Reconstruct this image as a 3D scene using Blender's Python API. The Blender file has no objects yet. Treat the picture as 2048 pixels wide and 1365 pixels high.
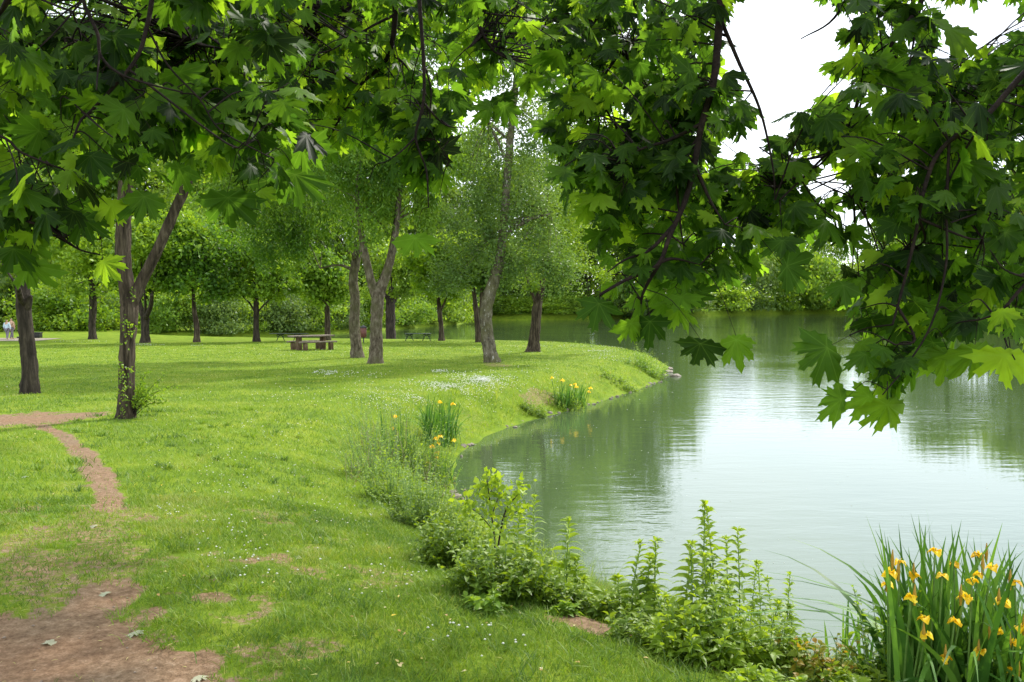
import bpy, math, random
import numpy as np
from mathutils import Vector, Matrix
R = math.radians
random.seed(7)
rng = np.random.default_rng(11)
scene = bpy.context.scene
C = scene.collection

# ------------------------------------------------------------------ camera
CAMZ = 3.1
F = 1593.0
PITCH = math.atan((682.5 - 610.0) / F)
cam_d = bpy.data.cameras.new("camera")
cam = bpy.data.objects.new("camera", cam_d)
C.objects.link(cam)
cam.location = (0, 0, CAMZ)
cam.rotation_euler = (R(90) - PITCH, 0, 0)
cam_d.sensor_width = 36.0
cam_d.lens = 28.0
cam_d.clip_start = 0.05
cam_d.clip_end = 3000
scene.camera = cam

# ------------------------------------------------------------------ sun + sky
TOSUN = Vector((0.55, 0.85, 1.05)).normalized()
SUN_EL = math.asin(TOSUN.z)
SUN_AZ = math.atan2(TOSUN.x, TOSUN.y)
sun_d = bpy.data.lights.new("sun", 'SUN')
sun_d.energy = 4.2
sun_d.angle = R(2.0)
sun_d.color = (1.0, 0.95, 0.86)
sun = bpy.data.objects.new("sun", sun_d)
C.objects.link(sun)
sun.rotation_euler = TOSUN.to_track_quat('Z', 'Y').to_euler()

world = bpy.data.worlds.new("World")
scene.world = world
world.use_nodes = True
nt = world.node_tree
nt.nodes.clear()
wo = nt.nodes.new('ShaderNodeOutputWorld')
bg1 = nt.nodes.new('ShaderNodeBackground')
bg2 = nt.nodes.new('ShaderNodeBackground')
mx = nt.nodes.new('ShaderNodeMixShader')
sky = nt.nodes.new('ShaderNodeTexSky')
sky.sky_type = 'NISHITA'
sky.sun_disc = False
sky.sun_elevation = SUN_EL
sky.sun_rotation = SUN_AZ
nt.links.new(sky.outputs[0], bg1.inputs[0])
bg1.inputs[1].default_value = 0.15
bg2.inputs[0].default_value = (0.88, 0.94, 1.0, 1)
bg2.inputs[1].default_value = 1.6
tc = nt.nodes.new('ShaderNodeTexCoord')
mp = nt.nodes.new('ShaderNodeMapping')
mp.inputs['Scale'].default_value = (1.3, 1.3, 3.5)
nz = nt.nodes.new('ShaderNodeTexNoise')
nz.inputs['Scale'].default_value = 1.7
nz.inputs['Detail'].default_value = 6
mr = nt.nodes.new('ShaderNodeMapRange')
mr.inputs['From Min'].default_value = 0.30
mr.inputs['From Max'].default_value = 0.55
mr.inputs['To Min'].default_value = 0.60
mr.inputs['To Max'].default_value = 1.0
nt.links.new(tc.outputs['Generated'], mp.inputs[0])
nt.links.new(mp.outputs[0], nz.inputs['Vector'])
nt.links.new(nz.outputs[0], mr.inputs[0])
nt.links.new(mr.outputs[0], mx.inputs[0])
nt.links.new(bg1.outputs[0], mx.inputs[1])
nt.links.new(bg2.outputs[0], mx.inputs[2])
nt.links.new(mx.outputs[0], wo.inputs[0])

vs = scene.view_settings
vs.view_transform = 'Standard'
vs.look = 'None'
vs.gamma = 1
vs.use_curve_mapping = False
vs.exposure = 0.48
scene.cycles.max_bounces = 6
scene.cycles.diffuse_bounces = 3
scene.cycles.glossy_bounces = 2
scene.cycles.transmission_bounces = 5
scene.cycles.transparent_max_bounces = 4
scene.cycles.sample_clamp_indirect = 6
scene.cycles.use_denoising = True

# ------------------------------------------------------------------ helpers
cp, sp = math.cos(PITCH), math.sin(PITCH)
def ray(px, py):
    u = (px - 1024.0) / F; v = -(py - 682.5) / F
    return np.array([u, cp + v * sp, -sp + v * cp])       # forward = (0,cp,-sp), up = (0,sp,cp)
def at(px, py, Y):
    d = ray(px, py)
    return np.array([0, 0, CAMZ]) + d * (Y / d[1])
def unp(px, py, z=0.0):
    d = ray(px, py)
    return np.array([0, 0, CAMZ]) + d * ((z - CAMZ) / d[2])

def vnoise(x, y, s=1.0, seed=0):
    """smooth 2-D value noise in 0..1"""
    x = np.asarray(x, float) * s + 137.1 * (seed + 1); y = np.asarray(y, float) * s + 71.7 * (seed + 1)
    xi = np.floor(x).astype(np.int64); yi = np.floor(y).astype(np.int64)
    fx = x - xi; fy = y - yi
    fx = fx * fx * (3 - 2 * fx); fy = fy * fy * (3 - 2 * fy)
    def h(a, b):
        n = (a * 374761393 + b * 668265263 + seed * 97531) & 0xffffffff
        n = ((n ^ (n >> 13)) * 1274126177) & 0xffffffff
        return ((n ^ (n >> 16)) & 0xffff) / 65535.0
    return (h(xi, yi) * (1 - fx) + h(xi + 1, yi) * fx) * (1 - fy) + (h(xi, yi + 1) * (1 - fx) + h(xi + 1, yi + 1) * fx) * fy
def fbm(x, y, s=1.0, seed=0, o=3):
    t = 0; a = 0.5; n = 0
    for k in range(o):
        t = t + a * vnoise(x, y, s, seed + k); n += a; a *= .5; s *= 2.1
    return t / n

# lake outline (world x, y); near bank, spit, inlet behind the lawn, far banks
near_px = [(1600, 1335), (1500, 1292), (1330, 1240), (1180, 1172), (1060, 1112), (950, 1050), (898, 990),
           (890, 940), (925, 893), (1000, 858), (1060, 838), (1130, 822), (1200, 802), (1262, 782), (1320, 764)]
lake = [(30, -60), (14, -14), (8.5, -3), (6.2, 1.5), (4.9, 3.9), (3.9, 5.4), (3.0, 6.3)]
lake += [tuple(unp(a, b)[:2]) for a, b in near_px]
lake += [(7.0, 36.3), (7.6, 38.5), (8.0, 42), (7.6, 47), (6.0, 53), (2, 58), (-8, 61.5), (-20, 64), (-30, 66), (-33, 68.5)]
lake += [tuple(unp(a, b)[:2]) for a, b in [(400, 681), (500, 676), (600, 672), (700, 667), (800, 659), (900, 650), (928, 646)]]
lake += [tuple(unp(a, b)[:2]) for a, b in [(945, 641.5), (1100, 641), (1300, 636), (1500, 630.5), (1650, 628), (1800, 629), (1950, 634), (2060, 637)]]
lake += [(140, 150), (160, 80), (170, 0), (140, -80)]
lake = np.array(lake)
def chaikin(P, k=2):
    for _ in range(k):
        Q = np.roll(P, -1, axis=0)
        P = np.stack([P * .75 + Q * .25, P * .25 + Q * .75], 1).reshape(-1, 2)
    return P
LK = chaikin(lake)
def sdf(x, y):
    """distance to the waterline, positive on land"""
    x = np.asarray(x, float).ravel(); y = np.asarray(y, float).ravel()
    A = LK; B = np.roll(LK, -1, axis=0)
    best = np.full(x.shape, 1e18); inside = np.zeros(x.shape, bool)
    for (ax, ay), (bx, by) in zip(A, B):
        dx, dy = bx - ax, by - ay
        t = np.clip(((x - ax) * dx + (y - ay) * dy) / (dx * dx + dy * dy + 1e-12), 0, 1)
        q = (x - ax - t * dx) ** 2 + (y - ay - t * dy) ** 2
        best = np.minimum(best, q)
        c = (ay > y) != (by > y)
        if c.any():
            xx = ax + (y - ay) * dx / (dy if abs(dy) > 1e-12 else 1e-12)
            inside ^= c & (x < xx)
    d = np.sqrt(best)
    return np.where(inside, -d, d)
HY = [-60, 0, 5, 8, 14, 20, 30, 41, 60, 100, 160, 400, 900]
HZ = [1.6, 1.52, 1.48, 1.36, 1.12, .97, .82, .72, .55, .9, 1.3, 2.5, 4]
def terrain(x, y, d=None):
    x = np.asarray(x, float).ravel(); y = np.asarray(y, float).ravel()
    if d is None: d = sdf(x, y)
    p = np.interp(y, HY, HZ)
    p = p + .40 * np.exp(-(((x + 37) / 9) ** 2 + ((y - 62) / 8) ** 2)) + .05 * (fbm(x, y, .35, 3) - .5) * np.clip(20 / (np.abs(y) + 8), .2, 1)
    jag = d + .28 * (fbm(x, y, 1.1, 5) - .5)
    w = np.interp(y, [0, 8, 13, 20, 40, 80], [2.1, 2.1, 1.5, 1.1, 1.0, 1.2])
    land = p * (1 - np.exp(-(np.maximum(jag, 0) / w) ** 1.35)) + .04
    return np.where(jag > 0, land, np.maximum(jag * .45, -.9) + .04)
def gz(x, y): return float(terrain([x], [y])[0])
_T = np.geomspace(1.5, 500, 900)
def gpt(px, py):
    d = ray(px, py); P = np.array([0, 0, CAMZ]) + _T[:, None] * d
    h = np.maximum(terrain(P[:, 0], P[:, 1]), 0)
    k = np.argmax(P[:, 2] < h)
    if P[k, 2] >= h[k]: k = len(_T) - 1
    a, b = _T[k - 1], _T[k]; fa = P[k - 1, 2] - h[k - 1]; fb = P[k, 2] - h[k]
    t = a + (b - a) * fa / (fa - fb + 1e-9)
    p = np.array([0, 0, CAMZ]) + t * d
    return np.array([p[0], p[1], gz(p[0], p[1])])

# ------------------------------------------------------------------ materials
def nn(nt, t, **kw):
    n = nt.nodes.new(t)
    for k, v in kw.items(): setattr(n, k, v)
    return n
def newmat(name):
    m = bpy.data.materials.new(name); m.use_nodes = True
    nt = m.node_tree; nt.nodes.clear()
    o = nn(nt, 'ShaderNodeOutputMaterial')
    return m, nt, o
def ramp(nt, src, stops):
    r = nn(nt, 'ShaderNodeValToRGB'); e = r.color_ramp.elements
    while len(e) < len(stops): e.new(.5)
    for k, (p, c) in enumerate(stops): e[k].position = p; e[k].color = (*c, 1)
    nt.links.new(src, r.inputs[0]); return r.outputs[0]
def bumpn(nt, src, strength, dist=.02):
    b = nn(nt, 'ShaderNodeBump'); b.inputs['Strength'].default_value = strength; b.inputs['Distance'].default_value = dist
    nt.links.new(src, b.inputs['Height']); return b.outputs[0]
def noisen(nt, scale, detail=4, rough=.55, sc=(1, 1, 1), coord='Object'):
    t = nn(nt, 'ShaderNodeTexCoord'); m = nn(nt, 'ShaderNodeMapping'); m.inputs['Scale'].default_value = sc
    n = nn(nt, 'ShaderNodeTexNoise'); n.inputs['Scale'].default_value = scale; n.inputs['Detail'].default_value = detail; n.inputs['Roughness'].default_value = rough
    nt.links.new(t.outputs[coord], m.inputs[0]); nt.links.new(m.outputs[0], n.inputs['Vector']); return n.outputs[0]
def mixc(nt, f, a, b, mode='MIX'):
    m = nn(nt, 'ShaderNodeMix', data_type='RGBA', blend_type=mode)
    for s, v in ((m.inputs[0], f), (m.inputs[6], a), (m.inputs[7], b)):
        if hasattr(v, 'links'): nt.links.new(v, s)
        elif isinstance(v, tuple): s.default_value = (*v, 1)
        else: s.default_value = v
    return m.outputs[2]

def leaf_mat(name, cols, trans=.4, tcol=1.5, vein=False, rough=.5, spec=.35, tr=1.15):
    m, nt, o = newmat(name)
    a = nn(nt, 'ShaderNodeAttribute', attribute_name='rnd')
    k = len(cols)
    col = ramp(nt, a.outputs['Fac'], [(i / (k - 1), c) for i, c in enumerate(cols)])
    if vein:
        v = nn(nt, 'ShaderNodeAttribute', attribute_name='vein')
        pw = nn(nt, 'ShaderNodeMath', operation='POWER'); pw.inputs[1].default_value = 14
        nt.links.new(v.outputs['Fac'], pw.inputs[0])
        ml = nn(nt, 'ShaderNodeMath', operation='MULTIPLY'); ml.inputs[1].default_value = .30
        nt.links.new(pw.outputs[0], ml.inputs[0])
        col = mixc(nt, ml.outputs[0], col, (.16, .26, .06))
        nzz = noisen(nt, 14, 3)
        col = mixc(nt, .30, col, ramp(nt, nzz, [(.3, (.45, .45, .45)), (.7, (1.3, 1.3, 1.3))]), 'MULTIPLY')
    p = nn(nt, 'ShaderNodeBsdfPrincipled')
    p.inputs['Roughness'].default_value = rough; p.inputs['Specular IOR Level'].default_value = spec
    nt.links.new(col, p.inputs['Base Color'])
    t = nn(nt, 'ShaderNodeBsdfTranslucent')
    tc2 = mixc(nt, 1.0, col, (tcol * tr, tcol, tcol * .45), 'MULTIPLY')
    nt.links.new(tc2, t.inputs[0])
    mx = nn(nt, 'ShaderNodeMixShader'); mx.inputs[0].default_value = trans
    nt.links.new(p.outputs[0], mx.inputs[1]); nt.links.new(t.outputs[0], mx.inputs[2]); nt.links.new(mx.outputs[0], o.inputs[0])
    return m
def bark_mat(name, stops, scale=9, sc=(1, 1, .22), bump=.9, rough=.9, fleck=None, moss=None):
    m, nt, o = newmat(name)
    n = noisen(nt, scale, 6, .65, sc)
    col = ramp(nt, n, stops)
    if moss:
        g = noisen(nt, 1.6, 4)
        col = mixc(nt, ramp(nt, g, [(.45, (0, 0, 0)), (.65, (.7, .7, .7))]), col, moss)
    if fleck:
        g = noisen(nt, 11, 5, .7, (1, 1, .35))
        col = mixc(nt, ramp(nt, g, [(.60, (0, 0, 0)), (.66, (.8, .8, .8))]), col, fleck)
    p = nn(nt, 'ShaderNodeBsdfPrincipled'); p.inputs['Roughness'].default_value = rough; p.inputs['Specular IOR Level'].default_value = .15
    nt.links.new(col, p.inputs['Base Color']); nt.links.new(bumpn(nt, n, bump, .09), p.inputs['Normal'])
    nt.links.new(p.outputs[0], o.inputs[0]); return m
def plain(name, c, rough=.7, nscale=20, var=.25, metallic=0, bump=.2):
    m, nt, o = newmat(name)
    n = noisen(nt, nscale, 4)
    col = ramp(nt, n, [(.3, tuple(x * (1 - var) for x in c)), (.7, tuple(x * (1 + var) for x in c))])
    p = nn(nt, 'ShaderNodeBsdfPrincipled'); p.inputs['Roughness'].default_value = rough; p.inputs['Metallic'].default_value = metallic
    nt.links.new(col, p.inputs['Base Color']); nt.links.new(bumpn(nt, n, bump, .01), p.inputs['Normal'])
    nt.links.new(p.outputs[0], o.inputs[0]); return m

M = {}
M['maple'] = leaf_mat('maple_leaf', [(.008, .015, .005), (.018, .046, .007), (.040, .090, .009), (.074, .145, .012), (.17, .26, .018)], .60, 3.3, True, .5, .16, 1.02)  # near-black end of the ramp: deep canopy shade put into the leaf colour
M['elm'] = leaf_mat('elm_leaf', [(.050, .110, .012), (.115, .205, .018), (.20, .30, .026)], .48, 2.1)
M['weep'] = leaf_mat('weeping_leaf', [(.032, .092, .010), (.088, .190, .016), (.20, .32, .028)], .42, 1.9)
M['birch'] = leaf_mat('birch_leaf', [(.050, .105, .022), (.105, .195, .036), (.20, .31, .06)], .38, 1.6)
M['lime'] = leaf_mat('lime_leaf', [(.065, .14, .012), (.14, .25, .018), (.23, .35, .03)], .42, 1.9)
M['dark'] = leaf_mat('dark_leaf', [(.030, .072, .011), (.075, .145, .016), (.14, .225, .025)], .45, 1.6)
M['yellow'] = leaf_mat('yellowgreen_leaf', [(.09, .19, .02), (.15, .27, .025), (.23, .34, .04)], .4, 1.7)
M['blue'] = leaf_mat('bluegreen_needle', [(.018, .06, .035), (.035, .10, .055), (.06, .14, .07)], .2, 1.3)
M['grey'] = leaf_mat('greygreen_leaf', [(.06, .12, .025), (.11, .19, .040), (.19, .28, .07)], .35, 1.5)
M['herb'] = leaf_mat('herb_leaf', [(.070, .14, .010), (.165, .27, .016), (.29, .41, .035)], .42, 1.7)
M['nettle'] = leaf_mat('nettle_leaf', [(.045, .10, .010), (.125, .215, .014), (.25, .35, .025)], .38, 1.6)
M['iris'] = leaf_mat('iris_leaf', [(.035, .10, .016), (.070, .18, .024), (.14, .28, .04)], .3, 1.6, False, .5, .2)
M['grass'] = leaf_mat('grass_blade', [(.048, .116, .010), (.108, .208, .012), (.180, .292, .018), (.34, .37, .12)], .35, 1.5)
M['bank_grass'] = leaf_mat('bank_grass_blade', [(.10, .18, .010), (.17, .28, .012), (.25, .36, .02), (.38, .40, .14)], .4, 1.5)
M['dry'] = leaf_mat('dry_stalk', [(.14, .11, .06), (.25, .2, .11), (.38, .33, .2)], .1, 1.0)
M['petal'] = leaf_mat('iris_petal', [(.82, .52, .008), (.92, .68, .014), (.98, .80, .05)], .35, 1.0)
M['bud'] = leaf_mat('iris_bud', [(.35, .22, .03), (.55, .33, .03)], .2, 1.0)
M['white'] = leaf_mat('clover_white', [(.55, .57, .50), (.75, .76, .72)], .1, 1.0)
M['fallen'] = leaf_mat('fallen_leaf', [(.28, .34, .22), (.42, .40, .28)], .2, 1.0)
M['seed'] = leaf_mat('seed_wing', [(.35, .38, .08), (.55, .55, .22), (.30, .18, .10)], .2, 1.0)
M['orange'] = leaf_mat('young_shoot_leaf', [(.10, .26, .02), (.22, .28, .025), (.42, .20, .04)], .4, 1.5)
M['bark_dark'] = bark_mat('dark_bark', [(.3, (.012, .010, .008)), (.5, (.04, .032, .024)), (.72, (.10, .08, .06))], 10, (1, 1, .16), 1.0)
M['bark_brown'] = bark_mat('brown_bark', [(.32, (.014, .010, .007)), (.5, (.060, .045, .031)), (.72, (.17, .135, .095))], 14, (1, 1, .13), 1.0)
M['bark_pale'] = bark_mat('pale_bark', [(.32, (.035, .028, .018)), (.5, (.115, .092, .065)), (.7, (.24, .21, .16))], 8, (1, 1, .5), 1.0, .9, None, (.085, .085, .035))
M['bark_birch'] = bark_mat('birch_bark', [(.32, (.03, .027, .018)), (.5, (.12, .105, .07)), (.7, (.22, .20, .15))], 7, (1, 1, .5), 1.0, .85, (.50, .49, .45), (.10, .10, .035))
M['twig'] = bark_mat('maple_twig', [(.3, (.008, .006, .006)), (.6, (.025, .016, .014)), (.8, (.06, .038, .032))], 20, (1, 1, 1), .4)
M['stem'] = plain('green_stem', (.12, .22, .04), .6)
M['stone'] = plain('bank_stone', (.20, .17, .13), .85, 7, .5, 0, .8)
M['log'] = bark_mat('peeled_log', [(.3, (.18, .10, .05)), (.5, (.42, .26, .15)), (.7, (.60, .43, .28))], 6, (1, 1, 1), .5)
M['wood'] = bark_mat('weathered_wood', [(.3, (.07, .055, .04)), (.5, (.17, .14, .11)), (.7, (.28, .24, .19))], 8, (.3, 2, 2), .4)
M['wood_end'] = bark_mat('split_log_wood', [(.3, (.05, .03, .02)), (.5, (.13, .085, .055)), (.7, (.22, .16, .11))], 8, (1, 1, .4), .5)
M['iron'] = plain('painted_iron', (.018, .030, .022), .5)
M['slat'] = plain('dark_green_slats', (.05, .075, .06), .6)
M['binred'] = plain('red_brown_paint', (.14, .045, .035), .6)
M['black'] = plain('black_plastic', (.012, .012, .013), .5)
M['red'] = plain('red_paint', (.60, .03, .02), .5)
M['whitep'] = plain('white_paint', (.75, .75, .73), .5)
M['skin'] = plain('skin', (.45, .27, .19), .6)
M['tan'] = plain('tan_cloth', (.42, .27, .18), .9)
M['blue_cloth'] = plain('pale_blue_cloth', (.50, .62, .72), .9)
M['greycloth'] = plain('grey_cloth', (.18, .16, .20), .9)
M['hair'] = plain('dark_hair', (.05, .03, .02), .7)

def ground_mat(name, dirtbias):
    m, nt, o = newmat(name)
    a = nn(nt, 'ShaderNodeAttribute', attribute_name='dirt')
    n1 = noisen(nt, 1.3, 6, .6, (1, 1, 1)); n2 = noisen(nt, 22, 5, .7)
    n3 = noisen(nt, 90, 3, .6)
    g = ramp(nt, n1, [(.30, (.085, .145, .012)), (.5, (.135, .205, .014)), (.72, (.20, .250, .024))])
    g = mixc(nt, .55, g, ramp(nt, n2, [(.3, (.55, .6, .5)), (.7, (1.35, 1.3, 1.2))]), 'MULTIPLY')
    d = ramp(nt, n2, [(.28, (.110, .072, .045)), (.5, (.215, .145, .092)), (.72, (.32, .235, .165))])
    d = mixc(nt, .7, d, ramp(nt, n3, [(.3, (.6, .58, .55)), (.7, (1.3, 1.3, 1.3))]), 'MULTIPLY')
    d = mixc(nt, .5, d, ramp(nt, n1, [(.35, (1.15, .95, .85)), (.65, (.95, 1.0, 1.0))]), 'MULTIPLY')
    ad = nn(nt, 'ShaderNodeMath', operation='ADD'); nt.links.new(a.outputs['Fac'], ad.inputs[0])
    mm = nn(nt, 'ShaderNodeMapRange'); mm.inputs[1].default_value = .2; mm.inputs[2].default_value = .8; mm.inputs[3].default_value = -.35 + dirtbias; mm.inputs[4].default_value = .35 + dirtbias
    nt.links.new(n2, mm.inputs[0]); nt.links.new(mm.outputs[0], ad.inputs[1])
    f = ramp(nt, ad.outputs[0], [(.38, (0, 0, 0)), (.62, (1, 1, 1))])
    col = mixc(nt, f, g, d)
    p = nn(nt, 'ShaderNodeBsdfPrincipled'); p.inputs['Roughness'].default_value = .95; p.inputs['Specular IOR Level'].default_value = .1
    nt.links.new(col, p.inputs['Base Color'])
    hh = nn(nt, 'ShaderNodeMath', operation='ADD'); nt.links.new(n2, hh.inputs[0]); nt.links.new(n3, hh.inputs[1])
    nt.links.new(bumpn(nt, hh.outputs[0], .7, .02), p.inputs['Normal'])
    nt.links.new(p.outputs[0], o.inputs[0]); return m
M['lawn'] = ground_mat('lawn_ground', 0)
M['dirt'] = ground_mat('trodden_dirt', 0)

def water_mat():
    m, nt, o = newmat('lake_water')
    t = nn(nt, 'ShaderNodeTexCoord')
    def nzz(scale, sc, detail, rough):
        mp = nn(nt, 'ShaderNodeMapping'); mp.inputs['Scale'].default_value = sc; mp.inputs['Rotation'].default_value = (0, 0, R(-14))
        n = nn(nt, 'ShaderNodeTexNoise'); n.inputs['Scale'].default_value = scale; n.inputs['Detail'].default_value = detail; n.inputs['Roughness'].default_value = rough
        nt.links.new(t.outputs['Object'], mp.inputs[0]); nt.links.new(mp.outputs[0], n.inputs['Vector']); return n.outputs[0]
    a = nzz(1.6, (.55, 1.6, 1), 4, .55); b = nzz(9.0, (.7, 1.3, 1), 3, .6); big = nzz(.07, (1, 1.6, 1), 3, .5)
    gust = nn(nt, 'ShaderNodeMapRange'); gust.inputs[1].default_value = .42; gust.inputs[2].default_value = .62; gust.inputs[3].default_value = .25; gust.inputs[4].default_value = 1.0
    nt.links.new(big, gust.inputs[0])
    s1 = nn(nt, 'ShaderNodeMath', operation='MULTIPLY_ADD'); nt.links.new(b, s1.inputs[0]); s1.inputs[1].default_value = .10; nt.links.new(a, s1.inputs[2])
    s2 = nn(nt, 'ShaderNodeMath', operation='MULTIPLY'); nt.links.new(s1.outputs[0], s2.inputs[0]); nt.links.new(gust.outputs[0], s2.inputs[1])
    nrm = bumpn(nt, s2.outputs[0], .5, .028)
    d = nn(nt, 'ShaderNodeBsdfDiffuse'); d.inputs[0].default_value = (.058, .088, .036, 1)
    g = nn(nt, 'ShaderNodeBsdfGlossy'); g.inputs['Roughness'].default_value = .012; g.inputs[0].default_value = (.93, .97, 1.0, 1)
    fr = nn(nt, 'ShaderNodeFresnel'); fr.inputs[0].default_value = 1.9
    nt.links.new(nrm, g.inputs['Normal']); nt.links.new(nrm, fr.inputs['Normal'])
    mx = nn(nt, 'ShaderNodeMixShader'); nt.links.new(fr.outputs[0], mx.inputs[0]); nt.links.new(d.outputs[0], mx.inputs[1]); nt.links.new(g.outputs[0], mx.inputs[2])
    nt.links.new(mx.outputs[0], o.inputs[0]); return m
M['water'] = water_mat()

# ------------------------------------------------------------------ mesh building
def mk(name, V, Fc, mat, parent=None, face=None, vert=None, smooth=False):
    """Fc: list of (n,k) integer arrays; face: dict of per-face floats; vert: dict of per-vertex floats"""
    if not isinstance(Fc, list): Fc = [Fc]
    Fc = [np.asarray(f, np.int32) for f in Fc if len(f)]
    V = np.asarray(V, np.float32)
    if parent is not None: V = V - np.array(parent.location, np.float32)
    me = bpy.data.meshes.new(name)
    me.vertices.add(len(V)); me.vertices.foreach_set('co', V.ravel())
    nl = sum(f.size for f in Fc); me.loops.add(nl)
    me.loops.foreach_set('vertex_index', np.concatenate([f.ravel() for f in Fc]))
    tot = np.concatenate([np.full(len(f), f.shape[1], np.int32) for f in Fc])
    st = np.concatenate([[0], np.cumsum(tot)[:-1]]).astype(np.int32)
    me.polygons.add(len(tot)); me.polygons.foreach_set('loop_start', st)
    try: me.polygons.foreach_set('loop_total', tot)
    except Exception: pass
    if smooth: me.polygons.foreach_set('use_smooth', np.ones(len(tot), bool))
    me.update(calc_edges=True)
    for k, v in (face or {}).items():
        a = me.attributes.new(k, 'FLOAT', 'FACE'); a.data.foreach_set('value', np.asarray(v, np.float32))
    for k, v in (vert or {}).items():
        a = me.attributes.new(k, 'FLOAT', 'POINT'); a.data.foreach_set('value', np.asarray(v, np.float32))
    me.materials.append(mat)
    o = bpy.data.objects.new(name, me); C.objects.link(o)
    if parent is not None: o.parent = parent
    return o
def tag(o, label=None, cat=None, group=None, kind=None):
    if label: o['label'] = label
    if cat: o['category'] = cat
    if group: o['group'] = group
    if kind: o['kind'] = kind
    return o
def thing(name, label, cat, loc, group=None):
    o = bpy.data.objects.new(name, None); C.objects.link(o); o.location = tuple(float(v) for v in loc)
    o.empty_display_size = .2
    return tag(o, label, cat, group)
def copy_tree(o, parent=None):
    c = o.copy(); C.objects.link(c)
    if parent is not None: c.parent = parent
    for ch in o.children: copy_tree(ch, c)
    return c
class G:
    """collects several pieces into one mesh"""
    def __init__(s): s.V = []; s.F = {}; s.n = 0; s.A = {}
    def add(s, V, Fc, rnd=0.5):
        Fc = np.asarray(Fc, np.int64); k = Fc.shape[1]
        s.V.append(np.asarray(V, float)); s.F.setdefault(k, []).append(Fc + s.n); s.n += len(V)
        r = np.full(len(Fc), rnd) if np.isscalar(rnd) else np.asarray(rnd)
        s.A.setdefault(k, []).append(r)
    def build(s, name, mat, parent=None, smooth=False):
        ks = sorted(s.F)
        return mk(name, np.concatenate(s.V), [np.concatenate(s.F[k]) for k in ks], mat, parent,
                  face={'rnd': np.concatenate([np.concatenate(s.A[k]) for k in ks])}, smooth=smooth)
def spline(P, n=4):
    P = np.asarray(P, float); out = []
    Q = np.vstack([2 * P[0] - P[1], P, 2 * P[-1] - P[-2]])
    for i in range(1, len(Q) - 2):
        for k in range(n):
            t = k / n
            a, b, c, d = Q[i - 1], Q[i], Q[i + 1], Q[i + 2]
            out.append(.5 * ((2 * b) + (c - a) * t + (2 * a - 5 * b + 4 * c - d) * t * t + (3 * b - a - 3 * c + d) * t ** 3))
    out.append(P[-1]); return np.array(out)
def tube(P, Rr, sides=8, rough=0.0, cap=True, seed=0):
    """tapered tube along P (n,3) with radii Rr"""
    P = np.asarray(P, float); n = len(P); Rr = np.broadcast_to(np.asarray(Rr, float), (n,))
    T = np.gradient(P, axis=0); T /= np.linalg.norm(T, axis=1)[:, None] + 1e-12
    u = np.cross(T[0], [0.3, 1, .1]); u /= np.linalg.norm(u) + 1e-12
    V = []; a = np.linspace(0, 2 * np.pi, sides, endpoint=False)
    rr = np.random.default_rng(seed)
    lobes = 1 + rough * .5 * np.sin(a * 3 + seed) + rough * rr.normal(0, .35, sides)
    for i in range(n):
        u = u - T[i] * (u @ T[i]); u /= np.linalg.norm(u) + 1e-12
        w = np.cross(T[i], u)
        rad = Rr[i] * (lobes + (rough * rr.normal(0, .3, sides) if rough else 0))
        V.append(P[i] + np.cos(a)[:, None] * u * rad[:, None] + np.sin(a)[:, None] * w * rad[:, None])
    V = np.concatenate(V)
    i = np.arange(n - 1)[:, None] * sides; j = np.arange(sides)[None]; j2 = (j + 1) % sides
    Fq = np.stack([i + j, i + j2, i + sides + j2, i + sides + j], -1).reshape(-1, 4)
    if cap:
        V = np.vstack([V, P[-1] + T[-1] * Rr[-1] * .6])
        tip = len(V) - 1; b = (n - 1) * sides
        Ft = np.array([[b + k, b + (k + 1) % sides, tip, tip] for k in range(sides)])
        return V, np.vstack([Fq, Ft]) if False else Fq, Ft[:, :3]
    return V, Fq, None
def add_tube(g, P, Rr, sides=8, rough=0., seed=0, rnd=.5):
    V, Fq, Ft = tube(P, Rr, sides, rough, True, seed)
    n0 = g.n; g.add(V, Fq, rnd)
    g.F.setdefault(3, []).append(Ft + n0); g.A.setdefault(3, []).append(np.full(len(Ft), rnd))
def norm(v): return v / (np.linalg.norm(v, axis=-1, keepdims=True) + 1e-12)
def rvec(n): return norm(rng.normal(size=(n, 3)))

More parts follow.
